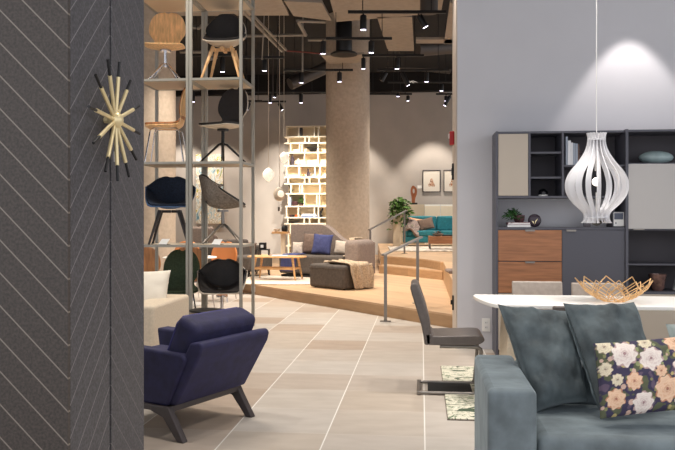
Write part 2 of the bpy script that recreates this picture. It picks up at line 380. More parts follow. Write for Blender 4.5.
# clad pillar, left foreground
c0 = P(68, 3.0); X0, Y0 = c0.x, c0.y; Yg, Y1 = Y0+.405, Y0+.828
struct('wall_pillar', MB().box(-2.9, X0-.02, Y0+.02, Y1-.02, 0, 6), M['gap'])
struct('wall_pillar_front', MB().box(-2.9, X0, Y0, Y0+.019, 0, 6), M['pillL'])
struct('wall_pillar_side', MB().box(X0-.019, X0, Y0+.0195, Yg, 0, 6), M['pillA'], bevel=.002, seg=1)
struct('wall_pillar_side_rear', MB().box(X0-.019, X0, Yg+.018, Y1, 0, 6), M['pillB'], bevel=.002, seg=1)

# wall fittings
t = thing('power_outlet', 'white double power outlet low on the white wall under the table end', 'outlet', (P(486, 7.83).x, WY-.001, .25))
obj('cover_plate', MB().box(-.042, .042, -.008, 0, -.068, .068), M['white'], t, bevel=.003)
for z in (-.024, .024):
    s_ = obj('socket', MB().box(-.02, .02, -.012, -.0078, z-.016, z+.016), M['paper'], t, bevel=.003)
    obj('slot', MB().box(-.009, -.006, -.0125, -.0118, z-.006, z+.007).box(.006, .009, -.0125, -.0118, z-.006, z+.007), M['gap'], s_)
yb = (WY+WB)/2
t = thing('fire_alarm', 'red fire alarm strobe on the end of the white wall', 'alarm', (WX-.013, yb, CH+(217-138)/760*8.3))
obj('housing', MB().box(-.05, 0, -.05, .05, -.075, .075), M['red'], t, bevel=.012); obj('lens', MB().box(-.062, -.0495, -.03, .03, .0, .05), M['paper'], t, bevel=.004)
t = thing('wall_switch', 'small dark switch on the end of the white wall below the alarm', 'switch', (WX-.013, yb+.1, CH+(217-171)/760*8.3))
obj('switch_plate', MB().box(-.02, 0, -.04, .04, -.09, .09), M['blk'], t, bevel=.004); obj('rocker', MB().box(-.026, -.0195, -.015, .015, -.04, .04), M['blkm'], t, bevel=.002)
t = thing('door_catch', 'black metal catch low on the end of the white wall', 'catch', (WX-.013, yb+.1, CH+(217-303)/760*8.4))
obj('catch_plate', MB().box(-.018, 0, -.03, .03, -.08, .08), M['blk'], t, bevel=.004); obj('hook', MB().box(-.035, -.0175, -.01, .01, -.02, .03), M['blkm'], t, bevel=.002)
# floor socket plate on platform face
pa, pb = cam2w(1.40, 9.29), cam2w(-2.115, 14.29); dirp = (pb-pa).normalized(); npf = Vector((-dirp.y, dirp.x, 0))
if npf.y > 0: npf = -npf
pc = G(253.5, 294.2); q = pa+dirp*((pc-pa).dot(dirp))+npf*.002
o = obj('outlet_plate', MB().box(-.07, .07, -.008, 0, -.05, .05), M['paper'], bevel=.004); o.location = (q.x, q.y, .095); o.rotation_euler = (0, 0, math.atan2(dirp.y, dirp.x)+math.pi)
tag(o, 'small pale outlet plate on the platform riser behind the rack post', 'outlet')

# ---------------------------------------------------------------- ceiling: panels, ducts, tracks, spots
def onz(px, py, z): return G(px, py, z)     # point of the horizontal plane z
def panel(name, pts, z, m, label=None, th=.05):
    vs = [onz(px, py, z) for px, py in pts]; c = sum(vs, Vector())/len(vs)
    mb = MB().prism([(v.x-c.x, v.y-c.y) for v in vs], 0, th); o = obj(name, mb, m); o.location = (c.x, c.y, z); 
    return tag(o, label, 'ceiling panel', 'suspended ceiling panels')
ZP = 5.05
panel('ceiling_panel', [(148, -6), (279, -6), (289, 15.5), (168, 16)], ZP, M['panel'], 'wide beige ceiling panel above the display rack, leftmost of the row')
panel('ceiling_panel', [(284, 1), (322, 3), (331.5, 21), (293.5, 16)], ZP, M['panel'], 'beige ceiling panel between two dark gaps, left of the concrete column top')
panel('ceiling_panel', [(329, -4), (444, -4), (441, 13), (336, 22)], ZP, M['panel'], 'beige ceiling panel running in front of the concrete column top')
panel('ceiling_panel', [(377, 17), (412, 17), (414, 51), (388, 51)], ZP, M['panel'], 'large square beige ceiling panel right of the concrete column')
panel('ceiling_panel', [(450, 3), (460, 3), (457, 44), (444, 44)], ZP, M['panel'], 'narrow beige ceiling panel beside the white wall end')
panel('ceiling_panel', [(416, 39.5), (455, 39.5), (455, 43.5), (416, 43.5)], ZP, M['panel'], 'thin beige ceiling strip beneath the silver duct')
panel('ceiling_panel', [(321, 55.5), (364, 54.5), (367.5, 62), (329, 64)], 4.75, M['panel'], 'small beige panel hung round the concrete column')
0 and panel('ceiling_panel', [(352, 60), (384, 59), (380, 95), (372, 95)], 5.1, M['panel'], 'dim beige panel far behind the concrete column', )
def rail(pts, r, m, name, label, cat, z=None, group=None):
    q = [onz(a, b, z) if z else P(a, c_, b) for (a, b, *c_) in pts] if z else [P(a, d, b) for a, b, d in pts]
    c = q[0].copy(); o = obj(name, MB().tube([v-c for v in q], r, 6), m); o.location = c
    return tag(o, label, cat, group)
rail([(240, 8), (282, 51)], .035, M['alu'], 'ceiling_rail', 'pale aluminium rail running away above the rack, left one of the close pair', 'rail', 5.05)
rail([(245, 7), (286, 50)], .03, M['alu'], 'ceiling_rail', 'pale aluminium rail running away above the rack, right one of the close pair', 'rail', 5.05)
rail([(298, 21), (305.5, 35)], .04, M['alu'], 'ceiling_rail', 'short slanting aluminium rail left of the concrete column top', 'rail', 5.05)
rail([(298, 21), (326, 22)], .03, M['alu'], 'ceiling_rail', 'short level aluminium rail under the beige panels', 'rail', 5.05)
rail([(246, 36), (304, 35)], .03, M['alu'], 'ceiling_rail', 'long level aluminium rail between rack and concrete column', 'rail', 5.05)
rail([(308, 40), (326, 40)], .03, M['alu'], 'ceiling_rail', 'short aluminium rail just left of the column spotlight', 'rail', 5.05)
rail([(287, 51, 15.2), (305, 52.2, 15.1), (323, 54, 15.0)], .014, M['redwire'], 'red_cable', 'red cable slung below the ceiling left of the concrete column', 'cable')
rail([(265, 0, 14.5), (262, 60, 15)], .012, M['alu'], 'hanging_rod', 'thin hanging rod above the spotlight nearest the rack', 'rod')
rail([(303, 0, 16), (302.5, 72, 16.2)], .02, M['alu'], 'hanging_rod', 'thick hanging rod above the spotlight left of the column', 'rod')
rail([(273, 0, 19), (273, 96, 19)], .02, M['duct'], 'hanging_rod', 'faint hanging rod behind the rack, left of a pair', 'rod')
rail([(279, 20, 19), (277, 96, 19)], .02, M['duct'], 'hanging_rod', 'faint hanging rod behind the rack, right of a pair', 'rod')
rail([(180, 52, 15), (210, 52, 15), (216, 58, 14.5), (206, 60, 14.2)], .03, M['alu'], 'ceiling_rail', 'bent aluminium rail seen through the rack behind the wooden chair', 'rail')
rail([(189, 27, 17), (199, 28, 17), (204, 24, 17)], .04, M['alu'], 'ceiling_rail', 'short bright rail seen between the two left rack posts', 'rail')
# ducts
o = obj('ventilation_duct', MB().tube([(0, 0, .1), (0, 0, -.42)], .15, 20), M['duct'], smooth='auto'); o.location = P(429, 12.8, -6); o.location.z += .1
tag(o, 'silver vertical ventilation duct hanging at the ceiling left of the white wall', 'duct')
a = P(417, 17, 49); b = P(456, 17.4, 46); mb = MB().tube([a-a, b-a], .17, 16)
o = obj('ventilation_duct', mb, M['duct'], smooth='auto'); o.location = a; tag(o, 'dim horizontal round duct under the beige ceiling strip', 'duct')
a = P(290, 19, 84); b = P(330, 19.5, 66); o = obj('ventilation_duct', MB().tube([a-a, b-a], .15, 16), M['duct'], smooth='auto'); o.location = a; tag(o, 'dark slanting duct left of the concrete column', 'duct')
a = P(372, 23.5, 62); b = P(450, 24, 70); o = obj('ventilation_duct', MB().tube([a-a, b-a], .13, 16), M['duct'], smooth='auto'); o.location = a; tag(o, 'long dim duct high behind the right hand spotlights', 'duct')
c = P(344, 15.6, 54); t = thing('drum_pendant', 'large black drum hanging in front of the concrete column top', 'pendant', c)
obj('drum', MB().lathe([(.16, 0), (.165, .02), (.165, .66), (.15, .68)], seg=28), M['blk'], t, smooth='auto'); obj('rim', MB().lathe([(.27, -.02), (.28, 0), (.24, .03), (.16, .035)], seg=28), M['blkm'], t, smooth='auto')
obj('drop_rod', MB().tube([(0, 0, .68), (0, 0, 6-c.z)], .02), M['blkm'], t)
# tracks: (px0, px1, row, depth)
tracks = [(348, 446, 12, 12.0), (326, 392, 38.5, 13.7), (240, 284, 57.5, 15.3), (362, 424, 55.5, 15.3), (284, 353, 70, 16.7), (377, 449, 70, 16.7), (388, 456, 82, 18.2),
          (232, 326, 92, 19.7), (366, 412, 94, 20.2), (240, 286, 101.5, 21.2), (436, 458, 94, 19.7), (250, 326, 40, 14.4), (190, 232, 55, 15.3), (186, 200, 90, 19.5), (236, 262, 101, 20.2), (392, 402, 91, 19.2)]
tl = ['upper right, nearest the viewer', 'in front of the concrete column', 'right behind the rack', 'right of the column at mid height', 'left of the column carrying two spots', 'right of the column carrying two spots', 'farther right, near the white wall', 'far left over the pendants', 'far, above the framed pictures', 'lowest, over the white shelving', 'far right touching the white wall end', 'pale, upper left', 'behind the rack bay with the black shell', 'behind the wooden side chair', 'just right of the rack', 'tiny, over the teal sofa']
tracks.pop(11); tl.pop(11)
for (x0, x1, row, d), L in zip(tracks, tl):
    a, b = P(x0, d, row), P(x1, d, row); c = (a+b)/2; a, b = a-c, b-c
    t = thing('lighting_track', 'black ceiling lighting track, '+L, 'lighting track', c, group='black lighting tracks')
    obj('track_bar', MB().bar(a, b, .045, .045), M['blkm'], t)
    for s_ in (.15, .85): p = a.lerp(b, s_); obj('suspension_rod', MB().tube([p+Vector((0, 0, .02)), Vector((p.x, p.y, 6-c.z))], .008, 6), M['blkm'], t)
# spots: (px, row of lens, depth, length px, tilt x, tilt y)
spots = [(264.5, 71, 15.3, 17, 0, 'left, nearest behind the rack'), (301.5, 83, 16.7, 13, 0, 'on the track left of the column'), (323, 54, 13.7, 18, 0, 'just left of the concrete column'),
 (339.5, 82, 16.7, 13, 0, 'in front of the concrete column'), (363.3, 30, 12, 17, 0, 'topmost, beside the concrete column'), (371.3, 53, 13.7, 15, 0, 'just right of the concrete column'),
 (419, 29, 12, 15, -.5, 'tilted, below the silver duct'), (397, 69, 15.3, 13, 0, 'right of the column at mid height'), (363.4, 69, 15.3, 7, 0, 'short one at the column edge'),
 (386, 82, 17.2, 10, .5, 'tilted, unlit, over the framed pictures, smaller of two'), (402, 87, 16.6, 15, -.45, 'tilted, over the framed pictures, larger of two'), (426.5, 82, 16.7, 12, 0, 'over the right framed picture'),
 (441.5, 91, 18.2, 11, 0, 'near the white wall end'), (408, 101, 20.2, 8, 0, 'far, over the plant'), (446, 101, 19.7, 9, 0, 'far right beside the wall end'), (450, 107, 19.7, 8, .5, 'tilted, lowest beside the wall end'),
 (270, 103, 19.7, 10, 0, 'far left over the upper pendant'), (279, 111, 21.2, 9, -.45, 'tilted, over the pendant trio'), (301, 103, 19.7, 11, 0, 'over the cream shelving'), (274.5, 94, 18.5, 5, 0, 'small, high over the pendants'),
 (222.5, 72, 15.3, 18, 0, 'seen under the black shell chair with wooden legs'), (193, 102, 19.5, 12, 0, 'seen between the left rack posts'), (249.5, 110, 20.2, 9, .35, 'just right of the rack'), (398, 92, 19.2, 6, 0, 'small, between two dark tracks')]
spotloc = []
proto = None
for px, row, d, ln, tilt, L in spots:
    s_ = ln/F*d; r = .052 if ln > 9 else .045
    near = [tr for tr in tracks if tr[0]-4 <= px <= tr[1]+4 and abs(tr[3]-d) < 1.2]
    b = P(px, d, row); top = b+Vector((0, 0, s_))
    if near:
        tr = min(near, key=lambda q: abs(q[3]-d)); d = tr[3]; b = P(px, d, row); zt = P(px, d, tr[2]).z-.0235-.03
        top = Vector((b.x, b.y, zt)); s_ = max(.09, zt-b.z)
    lab = 'black cylinder spotlight '+L
    t = thing('spotlight', lab, 'spotlight', top, (0, tilt, TH), 'black track spotlights')
    obj('lamp_body', MB().lathe([(r*.9, 0), (r, -.01), (r, -s_+.01), (r*.96, -s_), (r*.8, -s_+.02)], seg=16), M['blk'], t, smooth='auto')
    obj('lens', MB().lathe([(r*.82, -s_+.014), (r*.82, -s_+.002)], seg=16), M['lens'] if 'unlit' not in L else M['duct'], t)
    obj('bracket', MB().tube([(0, 0, 0), (0, 0, .03 if near else 6-top.z)], .012), M['blkm'], t)
    spotloc.append((b, tilt))

# ---------------------------------------------------------------- starburst ornament on the pillar
ctr = P(115.5, 3.34, 120); sx = X0+.05
t = thing('starburst_ornament', 'gold and black starburst wall ornament on the dark clad pillar', 'wall ornament', (sx, ctr.y, ctr.z))
obj('hub', MB().ball((0, 0, 0), .036, seg=20), M['brass'], t, smooth=True)
obj('wall_mount', MB().tube([(-.049, 0, 0), (0, 0, 0)], .014, 12), M['brass'], t)
for tx, ty in ((82, 40), (117, 30), (153, 73), (182, 147), (184, 240), (173, 331), (148, 393), (112, 412), (75, 386), (42, 308), (30, 205), (48, 105)):
    v = Vector((.02, (tx-118)/3.34/84, (215-ty)/3.34/218)); n = v.normalized()
    mid = v*.74
    ro = obj('rod', MB().tube([n*.02, mid], .0088, 10), M['brass'], t, smooth='auto')
    obj('tip', MB().tube([mid-n*.01, v], .0065, 8), M['blk'], ro, smooth='auto')
obj('price_tag', MB().box(.0, .002, -.018, .018, -.185, -.14), M['paper'], t)

# ---------------------------------------------------------------- display racks
rf = P(241, 8.87); bayw = 55*8.87/F*CT; depth = .64
XR = rf.x; YR = P(186, 8.87).y*0+rf.y
LV = [1.03, 2.01, 2.99, 3.97]
def make_rack(xr, label):
    t = thing('display_rack', label, 'rack', (xr-bayw/2, YR, 0), 0, 'tall greige display racks')
    hw = bayw/2
    for sx_ in (-1, 1):
        for y in (0, depth): obj('post', MB().box(sx_*hw-.018-(.0 if sx_ > 0 else -.036)+(-.018 if sx_ > 0 else -.018), sx_*hw+.018-(.0 if sx_ > 0 else -.036)+(-.018 if sx_ > 0 else -.018), y-.018, y+.018, 0, 5.9), M['rack'], t, bevel=.003, seg=1)
    for z in LV:
        s_ = obj('shelf', MB().box(-hw+.038, hw-.038, .02, depth-.02, z-.022, z), M['rackshelf'], t)
        obj('shelf_frame', MB().box(-hw+.038, hw-.038, -.016, .019, z-.026, z+.002).box(-hw+.038, hw-.038, depth-.019, depth+.016, z-.026, z+.002)
            .box(-hw+.001, -hw+.035, .02, depth-.02, z-.026, z+.002).box(hw-.035, hw-.001, .02, depth-.02, z-.026, z+.002), M['rack'], s_)
    return t
rk = make_rack(XR+.018, 'tall greige metal display rack holding the black and grey chairs, right one')
dup(rk, (XR+.018-bayw/2-bayw-.004, YR, 0), 0, 'tall greige metal display rack beside the dark pillar holding the wooden and blue chairs')
baseX = {1: XR-bayw/2, 0: XR-bayw*1.5}

# ---------------------------------------------------------------- shell chairs
SIDE = [(-.235, .445, .17, 0, 0), (-.20, .45, .215, .005, 0), (-.05, .43, .235, .03, 0), (.10, .435, .225, .03, .0), (.175, .49, .175, .0, .01), (.205, .56, .155, 0, .02), (.225, .65, .215, 0, .035), (.245, .76, .22, 0, .04), (.262, .87, .185, -.01, .03), (.268, .915, .13, 0, .02), (.27, .93, .04, 0, .01)]
TUB2 = [(-.24, .455, .17, 0, 0), (-.20, .46, .21, .02, 0), (-.08, .44, .24, .08, 0), (.05, .44, .25, .12, 0), (.16, .475, .255, .12, .05), (.22, .57, .25, .06, .12), (.245, .69, .24, .0, .14), (.262, .80, .20, -.03, .10), (.275, .88, .12, -.03, .05), (.28, .90, .04, 0, .01)]
TUB = [(-.25, .455, .20, 0, 0), (-.21, .46, .25, .02, 0), (-.08, .44, .28, .12, 0), (.05, .44, .295, .20, 0), (.16, .475, .30, .22, .06), (.22, .56, .305, .14, .16), (.245, .66, .30, .03, .20), (.262, .75, .27, -.03, .15), (.275, .81, .18, -.03, .08), (.28, .825, .06, 0, .02)]
def shell_mb(prof, th=.012, nv=34, nu=18, off=0., sc_=1., v0=0, v1=1):
    c = crom(prof, 60)
    def f(a, b):
        k = (v0+(v1-v0)*b)*60; i = min(int(k), 59); q = k-i
        y, z, w_, lf, wr_ = [m*(1-q)+n*q for m, n in zip(c[i], c[i+1])]
        s_ = 2*a-1; w_ *= sc_
        return Vector((w_*s_, y-wr_*abs(s_)**2.2-off*(.5 if b > .5 else .15), z+lf*abs(s_)**2.4+off*(1 if b < .45 else .2)))
    return MB().grid(f, nu, nv, th)
def star_base(t, m, h=.42, r=.27, n=4, a0=.5):
    obj('column', MB().tube([(0, 0, .2), (0, 0, h-.01)], .02, 12).tube([(0, 0, h-.03), (0, 0, h-.006)], .07, 12), m, t, smooth='auto')
    for k in range(n):
        q = a0+2*math.pi*k/n; c_, s_ = math.cos(q), math.sin(q)
        obj('leg', MB().tube([(0, 0, .24), (.05*c_, .05*s_, .225), (r*c_, r*s_, .016)], [.017, .016, .010], 8), m, t, smooth='auto')
def wood_legs(t, m, h=.42, r0=.11, r1=.25):
    obj('leg_cross', MB().box(-.13, .13, -.02, .02, h-.04, h-.006).box(-.02, .02, -.13, .13, h-.041, h-.007), m, t, bevel=.004)
    for a in (1, -1):
        for b in (1, -1): obj('leg', MB().tube([(a*r0, b*r0, h-.012), (a*r1*.92, b*r1*.92, .0)], [.024, .013], 10), m, t, smooth='auto')
def wire_legs(t, m, h=.43):
    for a in (1, -1):
        for b in (1, -1): obj('leg', MB().tube([(a*.12, b*.13, h-.005), (a*.15, b*.17, h-.03), (a*.20, b*.23, .0)], .009, 8), m, t, smooth='auto')
    obj('seat_ring', MB().tube([(-.12, -.13, h-.003), (.12, -.13, h-.003), (.12, .13, h-.003), (-.12, .13, h-.003)], .009, 8, closed=True), m, t)
def chair(kind, label, loc, rot, shell, pad, base, legm, group='shell chairs on display', **k):
    t = thing('shell_chair', label, 'chair', loc, rot, group)
    pr = {'side': SIDE, 'tub': TUB, 'tub2': TUB2}[kind]
    obj('shell', shell_mb(pr), shell, t, smooth='auto')
    if pad is not None:
        if kind == 'side': obj('pad', shell_mb(pr, .02, off=.026, sc_=.95, v0=.02, v1=.985), pad, t, smooth='auto')
        else: obj('pad', shell_mb(pr, .02, off=.026, sc_=.93, v0=.02, v1=.985), pad, t, smooth='auto')
    {'star': star_base, 'wood': wood_legs, 'wire': wire_legs}[base](t, legm, **k)
    return t
yc = YR+depth/2
bx = lambda b, px: P(px, 9.18).x
chair('side', 'honey oak veneer shell chair with chrome star base, topmost beside the pillar', (P(162, 9.18).x, yc, LV[2]+.001), R(12), M['veneer'], None, 'star', M['chrome'], a0=.9)
chair('tub2', 'black tub chair with four pale wooden legs on the top rack shelf', (P(223, 9.18).x, yc, LV[2]+.001), R(4), M['paleshell'], M['blackfab'], 'wood', M['ash'])
chair('side', 'walnut veneer side chair on chrome wire legs turned sideways', (P(166, 9.18).x-.03, yc, LV[1]+.001), R(-80), M['veneer'], M['walnutv'], 'wire', M['chrome'])
chair('side', 'black shell chair on black star base, middle rack shelf', (P(222, 9.18).x, yc, LV[1]+.001), R(-22), M['paleshell'], M['blackfab'], 'star', M['blkm'], a0=.6)
chair('tub', 'blue and black tub chair with black wooden legs', (P(167, 9.18).x, yc, LV[0]+.001), R(14), M['blueshell'], M['bluefab'], 'wood', M['darkwood'])
chair('tub', 'grey felt tub chair with pale rim on star base, turned away', (P(222, 9.18).x, yc, LV[0]+.001), R(112), M['greyfelt'], M['blackfab'], 'star', M['steel'], a0=.6, r=.32)
chair('side', 'dark green upholstered shell chair on the floor behind the cream sofa', (P(176, 9.18).x, yc, .001), R(8), M['green'], M['green'], 'wire', M['blkm'])
chair('tub', 'black tub chair with pale rim on the floor below the rack', (P(221, 9.18).x, yc, .001), R(10), M['paleshell'], M['blackfab'], 'star', M['chrome'], a0=.8)
for px, L in ((162, 'below the blue tub chair'), (217, 'below the grey felt tub chair')):
    p = P(px, 8.96); c = thing('information_card', 'small white information card on the rack shelf '+L, 'card', (p.x, YR+.09, LV[0]+.003), R(-15), 'rack information cards')
    obj('card', MB().prism([(-.06, 0), (-.056, 0), (.024, .065), (.020, .065)], -.055, .055, 'y').xf(Matrix.Rotation(R(90), 4, 'Z')), M['paper'], c)
    obj('stand', MB().prism([(-.06, 0), (.05, 0), (.05, .004), (-.06, .004)], -.05, .05, 'y').xf(Matrix.Rotation(R(90), 4, 'Z')), M['blkm'], c)

# tan chairs of the dining set farther back
for px, d, rz, m, L in ((154, 11.0, 170, 'tan', 'tan wooden shell chair farther back, left behind the green chair'), (196, 11.0, 175, 'tan', 'tan wooden shell chair farther back, between green and black chairs'),
                        (184, 12.6, 5, 'orange', 'orange shell chair farther back, its top showing behind the left rack post'), (220, 12.4, -4, 'orange', 'orange shell chair farther back, behind the black tub chair')):
    p = P(px, d); chair('side', L, (p.x, p.y, .001), R(rz), M[m], None if m == 'tan' else M['orange'], 'wire', M['chrome'], 'dining chairs behind the rack')
p = P(190, 11.8); t = thing('dining_table', 'pale round dining table among the tan chairs behind the rack', 'table', (p.x, p.y, .001))
obj('tabletop', MB().lathe([(.01, .72), (.40, .72), (.42, .735), (.40, .745), (.01, .745)], seg=32), M['white'], t, smooth='auto'); obj('pedestal', MB().lathe([(.24, 0), (.24, .015), (.03, .05), (.03, .72)], seg=20), M['white'], t, smooth='auto')

# ---------------------------------------------------------------- wire basket tables
for px, d, zt, r, L in ((206, 8.0, .385, .17, 'round wire basket table with black lid behind the navy armchair, larger one'), (179, 7.75, .30, .12, 'round wire basket table with black lid beside the cream sofa, smaller one')):
    p = P(px, d); t = thing('wire_basket_table', L, 'side table', (p.x, p.y, .001), 0, 'wire basket tables')
    obj('lid', MB().lathe([(r, zt-.018), (r+.006, zt-.008), (r, zt), (.01, zt)], seg=32), M['blk'], t, smooth='auto')
    mb = MB()
    for k in range(32):
        q = 2*math.pi*k/32; c_, s_ = math.cos(q), math.sin(q); mb.tube([(c_*r*.93, s_*r*.93, zt-.02), (c_*r*1.25, s_*r*1.25, zt*.5), (c_*r*1.05, s_*r*1.05, .01)], .006, 5)
    for rr, z in ((1.25, zt*.5), (1.05, .01), (.93, zt-.022)): mb.tube([(rr*r*math.cos(2*math.pi*k/24), rr*r*math.sin(2*math.pi*k/24), z) for k in range(24)], .006, 5, closed=True)
    obj('wire_basket', mb, M['paleshell'], t)

# ---------------------------------------------------------------- cream sofa on the left
sf = P(154, 6.32); sx1, sy0 = sf.x, sf.y
t = thing('cream_sofa', 'cream linen sofa partly hidden by the dark pillar', 'sofa', (sx1-.9, sy0+.49, 0))
obj('arm', MB().box(.64, .90, -.49, .49, .06, .62), M['cream'], t, bevel=.03, seg=4)
obj('arm', MB().box(-.90, -.64, -.49, .49, .06, .62), M['cream'], t, bevel=.03, seg=4)
obj('backrest', MB().box(-.635, .635, .24, .48, .1, .619), M['cream'], t, bevel=.03, seg=4)
obj('seat', MB().box(-.635, .635, -.47, .235, .1, .42), M['cream'], t, bevel=.04, seg=4)
for a in (-1, 1):
    for b in (-1, 1): obj('leg', MB().box(a*.82-.02, a*.82+.02, b*.42-.02, b*.42+.02, 0, .059), M['blkm'], t)
pillow('cushion', 'ivory cushion leaning on the arm of the cream sofa', (sx1-.33, sy0+.62, .675), .48, .42, .16, M['creamc'], R(-24), R(0), R(8), seed=3, wr=.004)
t = thing('price_frame', 'small black framed price card hung on the cream sofa front', 'sign', (sx1-.19, sy0-.012, .44), 0)
obj('frame', MB().box(-.075, .055, -.012, .010, -.07, .10), M['blk'], t, bevel=.003); obj('card', MB().box(-.06, .04, -.0135, -.0122, -.055, .085), M['paper'], t)

# ---------------------------------------------------------------- navy armchair (local: faces -Y, seat width along X)
f1, f2 = G(180, 443), G(252, 416)
u = (f2-f1).normalized()                 # along the back, away from viewer
fd = Vector((-u.y, u.x, 0)); 
if fd.x > 0: fd = -fd
mid = (f1+f2)/2+fd*.34
ang = math.atan2(fd.y, fd.x)+math.pi/2
t = thing('navy_armchair', 'navy velvet armchair with angled charcoal wooden legs, seen from behind', 'armchair', (mid.x, mid.y, 0), ang)
HW = .375
def arm_poly(): return [(-.40, .30), (-.44, .56), (.33, .53), (.37, .50), (.22, .20), (-.36, .20)]
for s_ in (-1, 1):
    a0, a1 = (s_*(HW-(.03 if s_ > 0 else 0)), s_*(HW-.12)); o = obj('arm', MB().prism(arm_poly(), min(a0, a1), max(a0, a1), 'x'), M['velvet'], t, bevel=.018, seg=3)
# outer back: leaning slab
bp = [(.215, .205), (.27, .205), (.465, .53), (.48, .585), (.46, .61), (.385, .60), (.345, .53)]
obj('backrest', MB().prism(bp, -HW-.0, HW-.05, 'x'), M['velvet'], t, bevel=.018, seg=3)
obj('seat_base', MB().box(-HW+.115, HW-.115, -.36, .24, .205, .33), M['velvet'], t, bevel=.02)
obj('seat_cushion', MB().box(-HW+.12, HW-.12, -.40, .22, .335, .45), M['velvet'], t, bevel=.04, seg=4)
mb = MB().box(-HW+.05, HW-.07, -.095, .085, 0, .325); mb.xf(Matrix.Translation((0, .225, .43)) @ Matrix.Rotation(R(-24), 4, 'X'))
bc = obj('back_cushion', mb, M['velvet'], t, bevel=.05, seg=5)
mb = MB().tube([(HW-.083, -.08, .05), (HW-.083, -.08, .27), (HW-.115, -.08, .307), (-HW+.1, -.08, .307)], .008, 6); mb.xf(Matrix.Translation((0, .225, .43)) @ Matrix.Rotation(R(-24), 4, 'X'))
obj('piping', mb, M['velvetd'], bc)
obj('rail', MB().box(-HW+.03, HW-.03, .20, .25, .165, .203).box(-HW+.03, HW-.03, -.36, -.31, .165, .203).box(-HW+.02, -HW+.07, -.31, .20, .165, .203).box(HW-.07, HW-.02, -.31, .20, .165, .203), M['leg'], t, bevel=.005)
for a in (-1, 1):
    for b, y0, y1 in ((1, .20, .34), (-1, -.28, -.40)):
        x = a*(HW-.035)
        obj('leg', MB().prism([(y0-b*.10, .203), (y0+b*.045, .203), (y0+b*.075, .15), (y1+b*.03, 0), (y1-b*.025, 0), (y0+b*.0, .135), (y0-b*.10, .165)], x-.024, x+.024, 'x'), M['leg'], t, bevel=.008)
obj('maker_tag', MB().box(HW+.001, HW+.003, .13, .15, .26, .30) if 0 else MB().box(-HW-.010, -HW-.001, .185, .205, .27, .30), M['paper'], t)

# ---------------------------------------------------------------- lounge on the platform
def onplat(px, py): return G(px, py, Z1)
# rug
c = P(279, 14.3); t = thing('cream_rug', 'round edged cream rug under the oak coffee table', 'rug', (c.x, c.y, Z1+.001), R(0))
obj('pile', MB().prism([(1.05*math.copysign(abs(math.cos(q))**.6, math.cos(q)), 1.0*math.copysign(abs(math.sin(q))**.6, math.sin(q))) for q in [2*math.pi*k/40 for k in range(40)]], 0, .014), M['rug'], t)
obj('border', MB().tube([(1.055*math.copysign(abs(math.cos(q))**.6, math.cos(q)), 1.005*math.copysign(abs(math.sin(q))**.6, math.sin(q)), .008) for q in [2*math.pi*k/40 for k in range(40)]], .008, 5, closed=True), M['throw'], t)
# curved sofa
L0, R0 = P(276.5, 15.0), P(359.5, 14.35); v = (R0-L0); Wd = v.length; c = (L0+R0)/2; rz = math.atan2(v.y, v.x)
c = c+Vector((-math.sin(rz), math.cos(rz), 0))*.45
t = thing('curved_sofa', 'taupe sofa with a curved back dropping to one high arm, on the oak platform', 'sofa', (c.x, c.y, Z1), rz)
hw = Wd/2
obj('seat', MB().box(-hw+.02, hw-.36, -.40, .20, .08, .44), M['sofadark'], t, bevel=.05, seg=4)
top = [(-hw, 1.00), (-hw+.06, 1.03), (-.25, 1.04), (-.05, .98), (.12, .84), (.26, .74), (.42, .70), (hw-.05, .70), (hw, .66)]
tp = crom(top, 30)
obj('backrest', MB().prism([(-hw, .06)]+[(hw, .06)]+tp[::-1], .20, .46, 'y'), M['sofagrey'], t, bevel=.05, seg=4)
obj('arm', MB().box(hw-.33, hw+.01, -.45, .44, .05, .745), M['sofagrey'], t, bevel=.10, seg=6)
obj('plinth', MB().box(-hw+.06, hw-.06, -.36, .42, 0, .06), M['blkm'], t)
def on_sofa(x, y, z): return t_.matrix_world @ Vector((x, y, z))
t_ = t; bpy.context.view_layer.update()
def put(nm, lab, x, y, z, w_, h_, th_, m, rx, ry, dz, seed):
    p = on_sofa(x, y, z); return pillow(nm, lab, p, w_, h_, th_, m, R(rx), R(ry), rz+R(dz), n=16, seed=seed, group='cushions on the curved sofa')
put('cushion', 'brown cushion at the left of the curved sofa, behind the blue one', -.33, .07, .66, .42, .42, .14, M['browncush'], -14, 0, 0, 1)
put('cushion', 'square blue cushion in the middle of the curved sofa', -.06, -.06, .65, .42, .42, .14, M['bluecush'], -16, 3, 0, 2)
put('cushion', 'small pale cushion at the left end of the curved sofa', -.62, .0, .56, .22, .26, .10, M['palecush'], -16, 0, 12, 3)
put('cushion', 'long pale lumbar cushion beside the blue cushion', .38, .05, .58, .48, .28, .14, M['palecush'], -14, 4, -6, 4)
# throw over the arm of the sofa
def fthrow(a, b):
    x = hw-.40+.10*a+.04*math.sin(b*7); 
    y = -.30+.62*b; z = .445+.33*min(1, max(0, (b-.1)*2.2))+.01*math.sin(a*20)
    return on_sofa(x+.05*b, y, z)
o = obj('folded_throw', MB().grid(fthrow, 8, 20, .02), M['throw'], smooth=True); tag(o, 'folded beige throw over the inside of the curved sofa arm', 'throw')
# blue throw on left seat front
def fth(a, b):
    s_ = b*.75; x = -hw+.10+.32*a+.02*math.sin(b*5)
    if s_ < .42: y, z = .05-s_, .452
    else: y, z = -.405-.01, .452-(s_-.42)
    return on_sofa(x, min(y, .05) if s_ < .42 else -.42-.008*math.sin(a*25), z+.004*math.sin(a*25))
o = obj('blue_throw', MB().grid(fth, 20, 20, .012), M['bluecush'], smooth=True); tag(o, 'blue grey throw hanging over the left seat edge of the curved sofa', 'throw')
